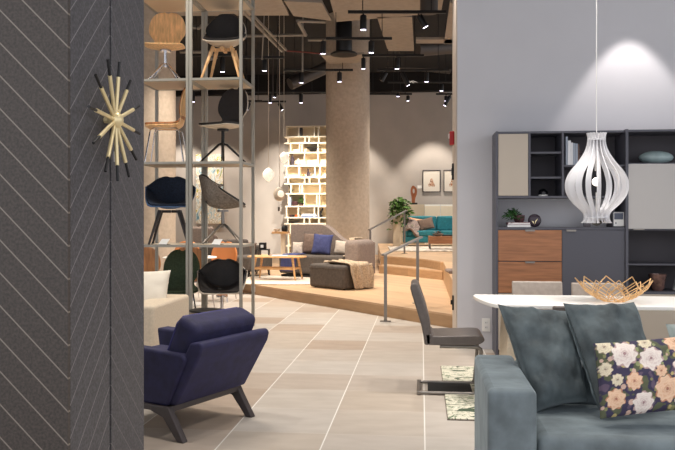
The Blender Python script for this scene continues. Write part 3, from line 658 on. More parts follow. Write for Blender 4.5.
# ottoman
cc, cl, cr = onplat(343.6, 290.7), onplat(309, 287), onplat(368.6, 287.7)
ax = (cl-cc).normalized(); W_o = (cl-cc).length; D_o = .70; ay = Vector((-ax.y, ax.x, 0)); 
if ay.dot(cr-cc) < 0: ay = -ay
c = cc+ax*W_o/2+ay*D_o/2; ra = math.atan2(-ax.y, -ax.x)
t = thing('ottoman', 'charcoal slipcovered ottoman with a throw, at the platform edge', 'ottoman', (c.x, c.y, Z1), ra)
obj('cover', MB().box(-W_o/2, W_o/2, -D_o/2, D_o/2, .012, .40), M['sofadark'], t, bevel=.045, seg=4)
obj('skirt_seam', MB().tube([(-W_o/2-.002, -D_o/2-.002, .34), (W_o/2+.002, -D_o/2-.002, .34), (W_o/2+.002, D_o/2+.002, .34), (-W_o/2-.002, D_o/2+.002, .34)], .006, 5, closed=True), M['sofadark'], t)
for a in (-1, 1):
    for b in (-1, 1): obj('foot', MB().lathe([(.02, 0), (.02, .03)], (a*(W_o/2-.08), b*(D_o/2-.08), 0), 12), M['blkm'], t)
bpy.context.view_layer.update(); mo = t.matrix_world.copy()
def fblank(a, b):      # a across, b from top over the right side to the floor
    L = b*1.10; x = W_o/2-.56-.10*a+L; y = -.24+.46*a+.03*math.sin(b*8+a*2)+.10*(b-.5)
    z = .424+.020*math.sin(a*16+b*3)+.013*math.sin(a*31+b*9)+.012*noise.noise(Vector((a*6, b*6, 1)))
    e = W_o/2
    if x > e+.012:
        dn = x-e-.012; z = max(.02, .418-dn*.96); x = e+.034+.026*math.sin(a*18+b*2)+.02*min(1, dn*4)
    return mo @ Vector((x, y, z))
o = obj('draped_throw', MB().grid(fblank, 44, 44, .012), M['throw'], smooth=True); tag(o, 'crumpled beige knitted throw draped over the charcoal ottoman', 'throw')
def fblank2(a, b):     # short fall over the front face
    L = b*.50; y = -D_o/2+.30-L; x = .02+.34*a+.05*math.sin(b*6)
    z = .420+.014*math.sin(a*17+2)+.008*math.sin(b*21)
    if y < -D_o/2-.01:
        dn = -D_o/2-.01-y; z = .42-dn; y = -D_o/2-.03-.014*math.sin(a*19)
    return mo @ Vector((x, y, z))
# oak coffee table
c = P(277, 14.35); t = thing('oak_coffee_table', 'light oak coffee table with rounded top and splayed legs', 'coffee table', (c.x, c.y, Z1+.0155), R(-8))
tw = .56
pl = [(tw*math.copysign(abs(math.cos(q))**.75, math.cos(q)), .30*math.copysign(abs(math.sin(q))**.6, math.sin(q))) for q in [2*math.pi*k/48 for k in range(48)]]
obj('tabletop', MB().prism(pl, .415, .44), M['oak'], t, bevel=.006, seg=2)
for a in (-1, 1):
    for b in (-1, 1): obj('leg', MB().tube([(a*.36, b*.17, .414), (a*.43, b*.22, 0)], [.025, .015], 10), M['oak'], t, smooth='auto')
obj('stretcher', MB().box(-.40, .40, -.19, -.16, .19, .225).box(-.40, .40, .16, .19, .19, .225).box(-.40, -.37, -.159, .159, .19, .225).box(.37, .40, -.159, .159, .19, .225), M['oak'], t, bevel=.004)
ct = t; bpy.context.view_layer.update(); mt = ct.matrix_world.copy()
for x, y, r_, m, L in ((.08, -.08, 10, 'bookw', 'open pale magazine on the oak coffee table'), (-.02, .10, -20, 'bookg', 'grey magazine behind the open one on the oak coffee table')):
    p = mt @ Vector((x, y, .4415)); o = obj('magazine', MB().prism([(-.15, 0), (0, .006), (.15, 0), (.15, .012), (0, .006+.008), (-.15, .012)], -.10, .10, 'y'), M[m]); o.location = p; o.rotation_euler = (0, 0, R(r_)); tag(o, L, 'magazine', 'magazines on the coffee table')
# dark lounge chair left of the table
c = P(249, 15.3); t = thing('dark_lounge_chair', 'dark grey low lounge chair left of the oak coffee table', 'armchair', (c.x, c.y, Z1), R(55))
obj('seat', MB().box(-.33, .33, -.36, .30, .14, .42), M['sofadark'], t, bevel=.05, seg=3); obj('backrest', MB().prism([(.24, .30), (.40, .30), (.50, .72), (.38, .74)], -.33, .33, 'x'), M['sofadark'], t, bevel=.04, seg=3)
for a in (-1, 1):
    for b in (-1, 1): obj('leg', MB().tube([(a*.26, b*.27, .14), (a*.29, b*.30, 0)], .014), M['blkm'], t)
# black side table with candle
c = P(262.8, 15.9); t = thing('black_side_table', 'black cube side table behind the dark lounge chair', 'side table', (c.x, c.y, Z1), R(6))
obj('tabletop', MB().box(-.14, .14, -.14, .14, .50, .52), M['blk'], t); obj('side_panel', MB().box(-.14, -.12, -.14, .14, 0, .499), M['blk'], t); obj('side_panel', MB().box(.12, .14, -.14, .14, 0, .499), M['blk'], t); obj('shelf', MB().box(-.119, .119, -.13, .13, .2, .22), M['blk'], t)
t = thing('candle_jar', 'black candle jar with pale label on the black cube table', 'candle', (c.x, c.y, Z1+.521))
obj('jar', MB().lathe([(.075, 0), (.08, .01), (.08, .13), (.07, .135)], seg=20), M['blk'], t, smooth='auto'); obj('jar_label', MB().box(-.03, .03, -.0825, -.079, .03, .09), M['paper'], t)
# oak high table with pots, left of the curved sofa
c = P(281, 17.8); t = thing('high_side_table', 'slim oak topped high table beside the cream shelving', 'side table', (c.x, c.y, Z1), R(0))
obj('tabletop', MB().box(-.19, .19, -.15, .15, .80, .85), M['oak'], t, bevel=.004); obj('pedestal', MB().box(.0, .10, -.05, .05, 0, .799), M['whiteshelf'], t)
p = P(277, 17.75); tag(o_ := obj('white_bowl', MB().lathe([(.02, 0), (.06, .02), (.08, .06), (.07, .06), (.05, .02), (.01, .012)], seg=20), M['white'], smooth='auto'), 'white bowl on the oak topped high table', 'bowl'); o_.location = (p.x, p.y, Z1+.851)
p = P(284.5, 17.75); tag(o_ := obj('black_pot', MB().lathe([(.05, 0), (.07, .03), (.07, .10), (.05, .13), (.055, .14), (.04, .14), (.04, .03)], seg=20), M['blk'], smooth='auto'), 'black pot on the oak topped high table beside the white bowl', 'pot'); o_.location = (p.x, p.y, Z1+.851)
# taupe wing chair and furniture further left
c = P(207, 18.3); t = thing('wing_chair', 'taupe wing chair seen through the rack below the painting', 'armchair', (c.x, c.y, Z1*0+.001 if 0 else .001), R(170))
obj('backrest', MB().prism([(.15, .3), (.3, .3), (.42, 1.12), (.3, 1.14)], -.34, .34, 'x'), M['sofagrey'], t, bevel=.05, seg=3); obj('seat', MB().box(-.31, .31, -.35, .2, .15, .45), M['sofagrey'], t, bevel=.05, seg=3)
for a in (-1, 1): obj('wing', MB().prism([(-.25, .2), (.22, .2), (.36, .95), (.2, .9), (.05, .62), (-.28, .6)], a*.30, a*.38, 'x') if a > 0 else MB().prism([(-.25, .2), (.22, .2), (.36, .95), (.2, .9), (.05, .62), (-.28, .6)], -.38, -.30, 'x'), M['sofagrey'], t, bevel=.03, seg=3)
for a in (-1, 1):
    for b in (-1, 1): obj('leg', MB().tube([(a*.25, b*.22, .15), (a*.27, b*.25, 0)], .014), M['blkm'], t)
c = P(231, 16.9); t = thing('grey_sofa', 'low grey sofa behind the rack, loaded with pale and dark pillows', 'sofa', (c.x, c.y, Z1 if 0 else .001), R(4))
obj('seat', MB().box(-.75, .62, -.35, .3, .12, .50), M['sofadark'], t, bevel=.05); obj('backrest', MB().box(-.75, .62, .305, .45, .12, .72), M['sofadark'], t, bevel=.05); obj('plinth', MB().box(-.7, .57, -.3, .4, 0, .119), M['blkm'], t)
for px, m, L in ((226, 'palecush', 'ivory pillow on the low grey sofa behind the rack'), (239, 'palecush', 'second ivory pillow on the low grey sofa, nearer the right post'), (248, 'browncush', 'dark brown pillow at the right end of the low grey sofa')):
    p = P(px, 16.75); pillow('cushion', L, (p.x, p.y, .67), .36, .30, .13, M[m], R(-18), R(6), R(0), n=12, seed=px, group='pillows on the low grey sofa')
# painting on the back wall
t = thing('abstract_painting', 'large colourful abstract canvas on the grey wall behind the rack', 'painting', (P(203, 24.4).x, BY-.06, CH+(217-188)/F*24.5))
obj('canvas', MB().box(-.46, .46, -.02, .02, -1.15, 1.15), M['art'], t); obj('stretcher', MB().box(-.44, .44, .0205, .055, -1.13, 1.13), M['oak'], t)

# ---------------------------------------------------------------- cream shelving by the column
d_s = 23.6; sc_ = d_s/F; yS = P(305, d_s).y
def sx_(px): return P(px, d_s).x
def sz(py): return CH+(HY-py)*sc_
rows = [126.3, 136.7, 143, 152.7, 165.7, 177.3, 183.7, 193.7, 206.4, 217.7, 223.7, 233.5, 246, 254]
lefts = [285.5, 284, 284, 286, 283.5, 284, 283.5, 284, 284.5, 284, 284, 285.5, 285.5, 285.5]
divs = [(285.8, 298.5, 314.5, 318.5), (287.5, 305, 309, 319), (290, 299.5, 301.8, 318), (288, 304.4, 318), (286, 299, 315, 320), (287.5, 304.4, 309.5, 319), (290.4, 299.5, 302, 320), (288, 304.4, 317, 319.5), (286, 298, 314.4, 318.5), (287.5, 304, 309.5, 319), (290, 300, 318), (288, 304, 318), (288, 306, 320)]
c0x = sx_(285)
t = thing('cream_shelving', 'tall cream shelving unit with staggered compartments beside the concrete column', 'shelving', (sx_(307), yS, Z1))
ox, oy = sx_(307), yS
obj('back_panel', MB().box(sx_(286)-ox, sx_(331)-ox, .36, .38, 0, sz(126.5)-Z1), M['whiteback'], t)
for i, (r_, l_) in enumerate(zip(rows, lefts)): obj('shelf', MB().box(sx_(l_)-ox, sx_(331.5)-ox, 0, .359, sz(r_)-.02-Z1, sz(r_)+.02-Z1), M['whiteshelf'], t)
for i, ds in enumerate(divs):
    for x in list(ds)+[330.8]: obj('divider', MB().box(sx_(x)-ox-.018, sx_(x)-ox+.018, .004, .358, sz(rows[i+1])+.0205-Z1, sz(rows[i])-.0205-Z1), M['whiteshelf'], t)
obj('plinth', MB().box(sx_(288)-ox, sx_(330)-ox, .02, .35, 0, sz(254)-.021-Z1), M['whiteshelf'], t)
def onshelf(px, row): p = P(px, d_s); return Vector((sx_(px), yS+.14, sz(row)+.0212))
def item(name, mb, m, px, row, lab, cat, group='ornaments in the cream shelving', dy=0, **k):
    o = obj(name, mb, M[m], **k); o.location = onshelf(px, row)+Vector((0, dy, 0)); return tag(o, lab, cat, group)
item('black_book', MB().box(-.03, .03, -.1, .1, 0, .26), 'blk', 300.6, 136.7, 'black book upright in the top row of the cream shelving', 'book')
item('dark_bowl', MB().lathe([(.06, 0), (.1, .03), (.11, .06), (.24, .15), (.23, .16), (.1, .08), (.01, .07)], seg=20), 'blk', 312.7, 152.7, 'dark footed bowl in the third row of the cream shelving', 'bowl', smooth='auto')
item('dark_bottle', MB().lathe([(.06, 0), (.07, .15), (.05, .22), (.02, .28), (.02, .33)], seg=14), 'glass', 291.6, 165.7, 'dark bottle in the fourth row beside the white candle', 'bottle', smooth='auto', dy=-.02).location.z += .022
item('white_candle', MB().lathe([(.025, 0), (.025, .20), (.004, .21)], seg=12), 'white', 297.2, 165.7, 'white pillar candle on the black tray in the shelving', 'candle', dy=0).location.z += .022
item('black_tray', MB().box(-.20, .20, -.12, .12, 0, .02), 'blk', 293.9, 165.7, 'black tray under the bottle and the candle in the shelving', 'tray')
item('orange_figure', MB().lathe([(.06, 0), (.06, .03), (.02, .08), (.004, .11)], seg=12), 'orangeobj', 302.7, 177.3, 'orange ornament in the fifth row of the cream shelving', 'ornament', smooth='auto')
item('dark_vase', MB().lathe([(.04, 0), (.06, .08), (.02, .18), (.03, .25)], seg=12), 'glass', 307.6, 177.3, 'dark slim vase in the fifth row beside the orange ornament', 'vase', smooth='auto')
item('grey_vase', MB().lathe([(.03, 0), (.04, .08), (.02, .15)], seg=12), 'greyfelt', 310, 177.3, 'small grey vase right of the dark slim vase', 'vase', smooth='auto')
def figure_mb():
    return MB().tube([(0, 0, 0), (.05, 0, .08), (.02, 0, .18), (-.03, 0, .26), (.0, 0, .30)], [.05, .05, .04, .03, .008], 8)
item('bird_figure', figure_mb(), 'blk', 288.9, 193.7, 'black bird figure in the left end of the seventh row', 'figurine', smooth=True)
item('bird_figure', figure_mb().xf(Matrix.Scale(-1, 4, (1, 0, 0))), 'blk', 321.3, 217.7, 'black bird figure low at the right of the shelving', 'figurine', smooth=True)
item('plum_pot', MB().lathe([(.07, 0), (.12, .06), (.11, .14), (.09, .14), (.08, .05)], seg=16), 'potd', 293.8, 206.4, 'plum pot beside the small green plant in the shelving', 'pot', smooth='auto')
item('grey_book', MB().box(-.035, .035, -.1, .1, 0, .28), 'bookg', 289.5, 206.4, 'grey book upright left of the plum pot in the shelving', 'book')
t = thing('potted_plant', 'small bushy green plant in a dark pot inside the shelving', 'plant', onshelf(300.4, 206.4)+Vector((0, -.02, 0)))
obj('pot', MB().lathe([(.06, 0), (.08, .09), (.07, .09), (.05, .02)], seg=14), M['potd'], t, smooth='auto')
def leaves_mb(n, r, h, ls, seed, c=(0, 0, 0), flat=.8, droop=0.):
    rnd = random.Random(seed); mb = MB(); c = Vector(c)
    for _ in range(n):
        q = rnd.uniform(0, 2*math.pi); e = rnd.uniform(-.2, 1)*math.pi/2; rr = rnd.uniform(.45, 1)
        p = c+Vector((math.cos(q)*math.cos(e)*r*rr, math.sin(q)*math.cos(e)*r*rr, math.sin(e)*h*rr))
        if droop and rnd.random() < .35: p.z -= rnd.uniform(0, droop)
        L = ls*rnd.uniform(.7, 1.25); m = Matrix.Translation(p) @ Matrix.Rotation(q, 4, 'Z') @ Matrix.Rotation(rnd.uniform(-.7, .9), 4, 'Y') @ Matrix.Rotation(rnd.uniform(-.6, .6), 4, 'X')
        vs = [(-.5*L, 0, 0), (-.1*L, .32*L, .05*L), (.5*L, 0, -.08*L), (-.1*L, -.32*L, .05*L), (0, 0, -.04*L)]
        mb.add([m @ Vector(v) for v in vs], [(0, 4, 1), (1, 4, 2), (2, 4, 3), (3, 4, 0)])
    return mb
obj('foliage', leaves_mb(70, .13, .17, .07, 4, (0, 0, .10)), M['leaf'], t)
for k, (m, w_, lab) in enumerate((('bookblue', .26, 'blue book at the bottom of the lying stack in the shelving'), ('bookw', .27, 'white book in the middle of the lying stack in the shelving'), ('bookw', .22, 'white book on top of the lying stack in the shelving'))):
    o = item('stacked_book', MB().box(-w_, w_*.85, -.12, .12, 0, .034), m, 309.5, 217.7, lab, 'book', 'lying books in the cream shelving'); o.location.z += .035*k
for k, (px, m) in enumerate(((289.5, 'potd'), (292, 'blk'), (295.5, 'orangeobj'))):
    item('small_cup', MB().lathe([(.04, 0), (.05, .07), (.04, .075)], seg=12), m, px, 217.7, ('plum', 'black', 'orange')[k]+' little cup low on the left of the cream shelving', 'cup', 'little cups in the shelving', smooth='auto')
item('dark_dish', MB().lathe([(.10, 0), (.20, .06), (.18, .06), (.05, .02)], seg=16), 'blk', 292, 223.7+.3, 'flat dark dish low on the left of the shelving', 'dish', smooth='auto')

# pendants
for px, row, d, r, L in ((284, 157.5, 17.5, .115, 'glowing opal pendant lamp, highest of three'), (268.5, 174.5, 17.0, .135, 'glowing opal pendant lamp, leftmost of three'), (279.5, 194, 17.2, .145, 'clear glass pendant lamp, lowest of three')):
    p = P(px, d, row); t = thing('pendant_lamp', L, 'pendant lamp', p, R(15), 'trio of glass pendants')
    if 'clear' in L:
        obj('glass_shade', MB().lathe([(.02, r*1.1), (r*.6, r*.85), (r, .02), (r*.8, -r*.7), (r*.25, -r*1.1)], seg=24), M['paleshell'], t, smooth='auto')
        obj('bulb', MB().ball((.02, -r*.75, 0), r*.55), M['pend'], t, smooth=True)
    else: obj('glass_shade', MB().lathe([(.012, r*1.15), (r*.55, r*.85), (r*.95, r*.3), (r*.95, -r*.3), (r*.55, -r*.85), (.01, -r*1.2)], seg=24), M['pend'], t, smooth='auto')
    obj('cord', MB().tube([(0, 0, r*1.1), (0, 0, 6-p.z)], .007, 6), M['paleshell'], t)
p = P(278.8, 17.2, 209); t = thing('pendant_counterweight', 'small grey weight hanging beneath the clear pendant', 'weight', p)
obj('weight', MB().tube([(0, 0, -.05), (0, 0, .05)], .022), M['duct'], t); obj('wire', MB().tube([(0, 0, .05), (0, 0, .17)], .003, 5), M['duct'], t)

# ---------------------------------------------------------------- handrails
def handrail(lab, a, za, b, zb, ha, hb):
    t = thing('handrail', lab, 'handrail', (a.x, a.y, za), group='steel handrails by the steps')
    b_ = Vector((b.x-a.x, b.y-a.y, zb-za)); dr = Vector((b_.x, b_.y, (hb+b_.z)-ha)).normalized()
    for p, h in ((Vector(), ha), (b_, hb)):
        po = obj('post', MB().box(p.x-.02, p.x+.02, p.y-.02, p.y+.02, p.z+.001, p.z+h-.01), M['steel'], t)
        obj('base_or_shade_plate', MB().box(p.x-.07, p.x+.07, p.y-.05, p.y+.05, p.z+.001, p.z+.009), M['steel'], po)
    A = Vector((0, 0, ha)); B = b_+Vector((0, 0, hb)); obj('rail', MB().bar(A-dr*.06, B+dr*.10, .05, .022), M['steel'], t)
handrail('steel handrail nearest the viewer, from the tiled floor onto the platform', G(385.5, 321.5), 0, P(417.6, 10.47), Z1, .88, .89)
handrail('steel handrail farther back at the left of the oak steps', P(370.3, 16.1), Z1, P(404.5, 17.65), Z3, .93, .98)

# ---------------------------------------------------------------- upper lounge
def up(px, d): p = P(px, d); return Vector((p.x, p.y, Z3))
c = up(437, 19.9); t = thing('shaggy_rug', 'shaggy off white rug under the low walnut table on the upper platform', 'rug', c+Vector((0, 0, .001)), R(4))
obj('pile', MB().box(-1.25, 1.4, -1.35, 1.25, 0, .03), M['shag'], t, bevel=.01); obj('backing', MB().box(-1.26, 1.41, -1.36, 1.26, 0, .006), M['throw'], t)
c = up(440, 22.6); t = thing('teal_sofa', 'teal velvet sofa against the far cabinets on the upper platform', 'sofa', c, R(2))
x0 = -(440-403)/F*22.6
obj('base', MB().box(x0, 1.5, -.45, .42, .10, .28), M['teal'], t, bevel=.02); obj('seat_cushion', MB().box(x0+.14, .0, -.46, .12, .285, .45), M['teal'], t, bevel=.04); obj('seat_cushion', MB().box(.005, 1.36, -.46, .12, .285, .45), M['teal'], t, bevel=.04)
obj('back_cushion', MB().box(x0+.14, -.10, .125, .30, .43, .88), M['teal'], t, bevel=.05); obj('back_cushion', MB().box(-.09, 1.36, .125, .30, .43, .88), M['teal'], t, bevel=.05)
obj('backrest', MB().box(x0+.02, 1.48, .305, .43, .285, .80), M['teal'], t, bevel=.03); obj('arm', MB().box(x0, x0+.135, -.45, .30, .285, .66), M['teal'], t, bevel=.03); obj('arm', MB().box(1.365, 1.5, -.45, .30, .285, .66), M['teal'], t, bevel=.03)
for a in (x0+.1, 1.4):
    for b in (-.38, .35): obj('leg', MB().box(a-.02, a+.02, b-.02, b+.02, 0, .099), M['blkm'], t)
pillow('cushion', 'cognac leather cushion at the left end of the teal sofa', up(414.5, 22.55)+Vector((0, 0, .66)), .42, .34, .14, M['tan'], R(-18), R(10), 0, n=12, group='cushions on the teal sofa')
pillow('cushion', 'dark brown cushion on the teal sofa in front of the cognac one', up(426, 22.4)+Vector((0, 0, .64)), .46, .36, .14, M['browncush'], R(-18), R(-14), 0, n=12, seed=2, group='cushions on the teal sofa')
bpy.context.view_layer.update(); mts = t.matrix_world.copy()
def ffur(a, b):
    L = b*1.3; x = x0+.08+.46*a+.03*math.sin(b*6); y = .10-.62*b
    z = .76+.04*math.sin(a*9+b*4) - .34*max(0, a-.35)
    if y < -.47+.2: z -= (-.27-y)*1.2
    return mts @ Vector((x-.06, y, z))
o = obj('fur_throw', MB().grid(ffur, 18, 22, .07), M['fur'], smooth=True); tag(o, 'grey fur throw over the left arm of the teal sofa', 'throw')
c = up(443, 19.5); t = thing('low_walnut_table', 'low walnut box coffee table on pale legs before the teal sofa', 'coffee table', c+Vector((0, 0, .032)), R(2))
obj('box', MB().box(-.37, .60, -.30, .30, .14, .33), M['walnut'], t, bevel=.004); 
for a in (-.34, .57):
    for b in (-.27, .27): obj('leg', MB().box(a-.015, a+.015, b-.015, b+.015, 0, .139), M['steel'], t)
p = up(447.5, 19.5)+Vector((0, 0, .363)); o = obj('black_tray', MB().box(-.14, .25, -.18, .18, 0, .03), M['blk'], bevel=.004); o.location = p; tag(o, 'black tray on the low walnut table', 'tray')
p = up(438, 19.35)+Vector((0, 0, .363)); t = thing('grey_branch_bowl', 'grey bowl of dried leaves on the low walnut table', 'bowl', p)
obj('bowl', MB().lathe([(.05, 0), (.10, .02), (.15, .06), (.14, .065), (.08, .03), (.01, .02)], seg=18), M['greyfelt'], t, smooth='auto'); obj('dried_leaves', leaves_mb(30, .13, .07, .09, 8, (0, 0, .05)), M['fur'], t)
# cabinets
for x0p, x1p, m, L in ((397, 424.3, 'pot', 'taupe low cabinet carrying the plant, leftmost of the row'), (424.6, 440.2, 'white', 'white low cabinet behind the middle of the teal sofa'), (440.5, 462, 'white', 'white low cabinet behind the right of the teal sofa')):
    a, b = P(x0p, 23.9), P(x1p, 23.9); w_ = (b-a).length; t = thing('low_cabinet', L, 'cabinet', (a.x, a.y+.0, Z3), R(0), 'row of low cabinets on the upper platform')
    obj('body', MB().box(0, w_, .02, .46, 0, CH+(217-204.5)/F*23.9-Z3), M[m], t, bevel=.003); obj('door', MB().box(.01, w_-.01, 0, .0195, .05, CH+(217-206)/F*23.9-Z3), M['whiteshelf'] if m == 'white' else M[m], t, bevel=.002)
zc = CH+(217-204.5)/F*23.9
p = P(397, 22.3); t = thing('pedestal_box', 'beige box plinth left of the teal sofa under the hanging plant', 'plinth', (p.x, p.y, Z3)); obj('box', MB().box(-.11, .11, -.11, .11, 0, .78), M['pot'], t, bevel=.004); obj('top', MB().box(-.12, .12, -.12, .12, .781, .80), M['pot'], t)
p = P(400, 23.65); t = thing('trailing_plant', 'bushy trailing green plant in a pale pot at the left of the cabinets', 'plant', (P(399.5, 22.3).x+.02, P(399.5, 22.3).y, Z3+.801))
obj('pot', MB().lathe([(.10, 0), (.14, .12), (.12, .12), (.10, .02)], seg=18), M['pot'], t, smooth='auto')
obj('foliage', leaves_mb(620, .40, .42, .13, 11, (0, 0, .2), droop=.55), M['leaf'], t)
for k in range(5):
    q = k*1.26; obj('stem', MB().tube([(0, 0, .05), (.1*math.cos(q), .1*math.sin(q), .3), (.28*math.cos(q), .28*math.sin(q), .25)], .006, 5), M['stem'], t)
p = P(413.5, 24.1); t = thing('wood_sculpture', 'abstract carved wooden sculpture with an oval hole on the taupe cabinet', 'sculpture', (p.x, p.y, zc+.001), R(5))
ring = [(-.055+.0, .06), (-.06, .22), (-.09, .38), (-.08, .52), (-.02, .60), (.05, .56), (.11, .46), (.10, .32), (.055, .2), (.045, .06)]
hole = [(-.02, .36), (-.035, .44), (-.01, .52), (.03, .50), (.055, .42), (.03, .34), (.01, .32), (0, .32), (-.01, .33), (-.015, .34)]
mb = MB(); rg = crom(ring, 40); cx_, cz_ = .005, .43
n = len(rg); hl = [(cx_+.035*math.cos(math.atan2(z-cz_, x-cx_)), cz_+.075*math.sin(math.atan2(z-cz_, x-cx_))) for x, z in rg]
rg2 = rg; vs = [(x, -.04, z) for x, z in rg2]+[(x, -.04, z) for x, z in hl]+[(x, .04, z) for x, z in rg2]+[(x, .04, z) for x, z in hl]
fs = []
for i in range(n-1): fs += [(i, i+1, n+i+1, n+i), (2*n+i, 3*n+i, 3*n+i+1, 2*n+i+1), (i, 2*n+i, 2*n+i+1, i+1), (n+i, n+i+1, 3*n+i+1, 3*n+i)]
fs += [(n-1, 0, n, 2*n-1), (3*n-1, 4*n-1, 3*n, 2*n), (n-1, 3*n-1, 2*n, 0), (2*n-1, n, 3*n, 4*n-1)]
mb.add(vs, fs); obj('carving', mb, M['sculpt'], t, smooth='auto'); obj('base', MB().box(-.12, .12, -.07, .07, 0, .059), M['blk'], t, bevel=.004)
for px, L in ((431.5, 'black framed small figure picture, left of two on the far wall'), (452.3, 'black framed small figure picture, right of two on the far wall')):
    t = thing('framed_picture', L, 'picture', (P(px, 24.5).x, BY-.035, CH+(217-181.3)/F*24.5), 0, 'framed pictures over the teal sofa')
    hw_, hh = .285, .355
    obj('frame', MB().box(-hw_, hw_, -.012, .02, hh-.025, hh).box(-hw_, hw_, -.012, .02, -hh, -hh+.025).box(-hw_, -hw_+.025, -.012, .02, -hh+.0251, hh-.0251).box(hw_-.025, hw_, -.012, .02, -hh+.0251, hh-.0251), M['ring'], t)
    obj('mount', MB().box(-hw_+.0255, hw_-.0255, 0, .018, -hh+.0255, hh-.0255), M['mount'], t); obj('print', MB().lathe([(.11, -.17), (.10, -.10), (.05, -.02), (.045, .05), (.01, .09)], seg=16).xf(Matrix.Scale(.02, 4, (0, 1, 0))), M['fig'], t)
    t.children[0].location
o = obj('wall_label', MB().box(-.07, .07, -.004, .004, -.05, .05), M['paper']); o.location = (P(419.5, 24.5).x, BY-.006, CH+(217-187)/F*24.5); tag(o, 'tiny white wall label left of the framed pictures', 'label')
p = P(451.5, 11.2); o = obj('folded_blanket', MB().box(-.10, .10, -.22, .22, 0, .05), M['fur'], bevel=.02); o.location = (P(453.3, 11.6).x, P(453.3, 11.6).y, Z3+.001); o.rotation_euler = (0, 0, R(6)); tag(o, 'folded grey blanket on the platform edge beside the white wall', 'blanket')

# ---------------------------------------------------------------- wall unit
DU = 7.42; YU = P(497, DU).y
def ux(px):      # world x of the unit's front plane under a pixel column
    k = (px-PX)/F; d = YU/(k*ST+CT); return k*d*CT-d*ST
def uz(px, py):
    k = (px-PX)/F; d = YU/(k*ST+CT); return CH-(py-HY)/F*d
UO = Vector((ux(498), YU, 0)); UD = WY-YU-.004
t = thing('wall_unit', 'anthracite wall unit with open niches, taupe doors and walnut drawers against the white wall', 'wall unit', UO)
def ub(x0, x1, z0, z1, y0=0., y1=None): return MB().box(x0-UO.x, x1-UO.x, y0, UD if y1 is None else y1, z0, z1)
xA, xB, xC, xD, xE = ux(497), ux(529.5), ux(563), ux(626.5), ux(718)
zt = uz(560, 131.4); zu = uz(530, 197); zc_ = uz(530, 228.5); zb = uz(650, 292.5); z1_ = uz(530, 261.5)
e = .018
def side(name, x, z0, z1, m='cab', w_=.020, y0=0.): return obj(name, ub(x-w_/2, x+w_/2, z0, z1, y0), M[m], t)
side('side_panel', xA, 0, zt+.008); side('side_panel', xD, 0, zt+.012, w_=.026, y0=-.02); side('side_panel', xE, 0, zt+.012, w_=.026)
obj('top_board', ub(xA+.0105, xD-.0135, zt-.016, zt+.004), M['cab'], t); obj('top_board', ub(xD+.0135, xE-.0135, zt-.012, zt+.008), M['cab'], t)
# upper left module
side('divider', xB, zu+.0105, zt-.0165); side('divider', xC, zu+.0105, zt-.0165)
obj('shelf', ub(xA+.0105, xD-.0135, zu-.010, zu+.010), M['cab'], t)
obj('back_panel', ub(xA+.011, xD-.014, zu+.0105, zt-.0165, UD-.02, UD-.002), M['cabin'], t)
obj('door', ub(xA+.013, xB-.013, zu+.013, zt-.018, .002, .020), M['taupedoor'], t, bevel=.002, seg=1)
for row in (152.5, 177.5): obj('shelf', ub(xB+.0105, xC-.0105, uz(545, row)-.009, uz(545, row)+.009, .02, UD-.021), M['cab'], t)
for px_, row in ((593, 165.5),): obj('shelf', ub(xC+.0105, xD-.0135, uz(px_, row)-.009, uz(px_, row)+.009, .02, UD-.021), M['cab'], t)
obj('divider', ub(ux(617.5)-.01, ux(617.5)+.01, zc_+.0125, zu-.0105, .15, UD-.003), M['cabin'], t)
# counter and base
obj('counter', ub(xA+.0105, xD-.0135, zc_-.010, zc_+.012), M['cab'], t)
obj('base_body', ub(xA+.0105, xC-.0105, .06, zc_-.0105, .021), M['cab'], t); obj('base_body', ub(xC-.010, xD-.0135, .06, zc_-.0105, .021), M['cab'], t)
def drawer(z0, z1, m='walnut'):
    d_ = obj('drawer', ub(xA+.013, xC-.012, z0+.004, z1-.004, -.002, .020), M[m], t, bevel=.002, seg=1)
    xm = (xA+xC)/2; obj('handle', ub(xm-.045, xm+.045, z1-.003, z1+.001, -.018, .012).add(*(lambda b: (b.v, b.f))(ub(xm-.045, xm+.045, z1-.016, z1-.003, -.018, -.014))), M['steel'], d_)
zd3 = uz(530, 293.5)
drawer(z1_, zc_-.012); drawer(zd3, z1_); 
obj('drawer', ub(xA+.013, xC-.012, .065, zd3-.004, -.002, .020), M['taupedoor'], t, bevel=.002, seg=1)
d_ = obj('door', ub(xC-.008, xD-.016, .065, zc_-.016, -.002, .020), M['cab'], t, bevel=.002, seg=1)
xm = ux(571); obj('handle', ub(xm-.045, xm+.045, zc_-.015, zc_-.011, -.018, .012).add(*(lambda b: (b.v, b.f))(ub(xm-.045, xm+.045, zc_-.028, zc_-.015, -.018, -.014))), M['steel'], d_)
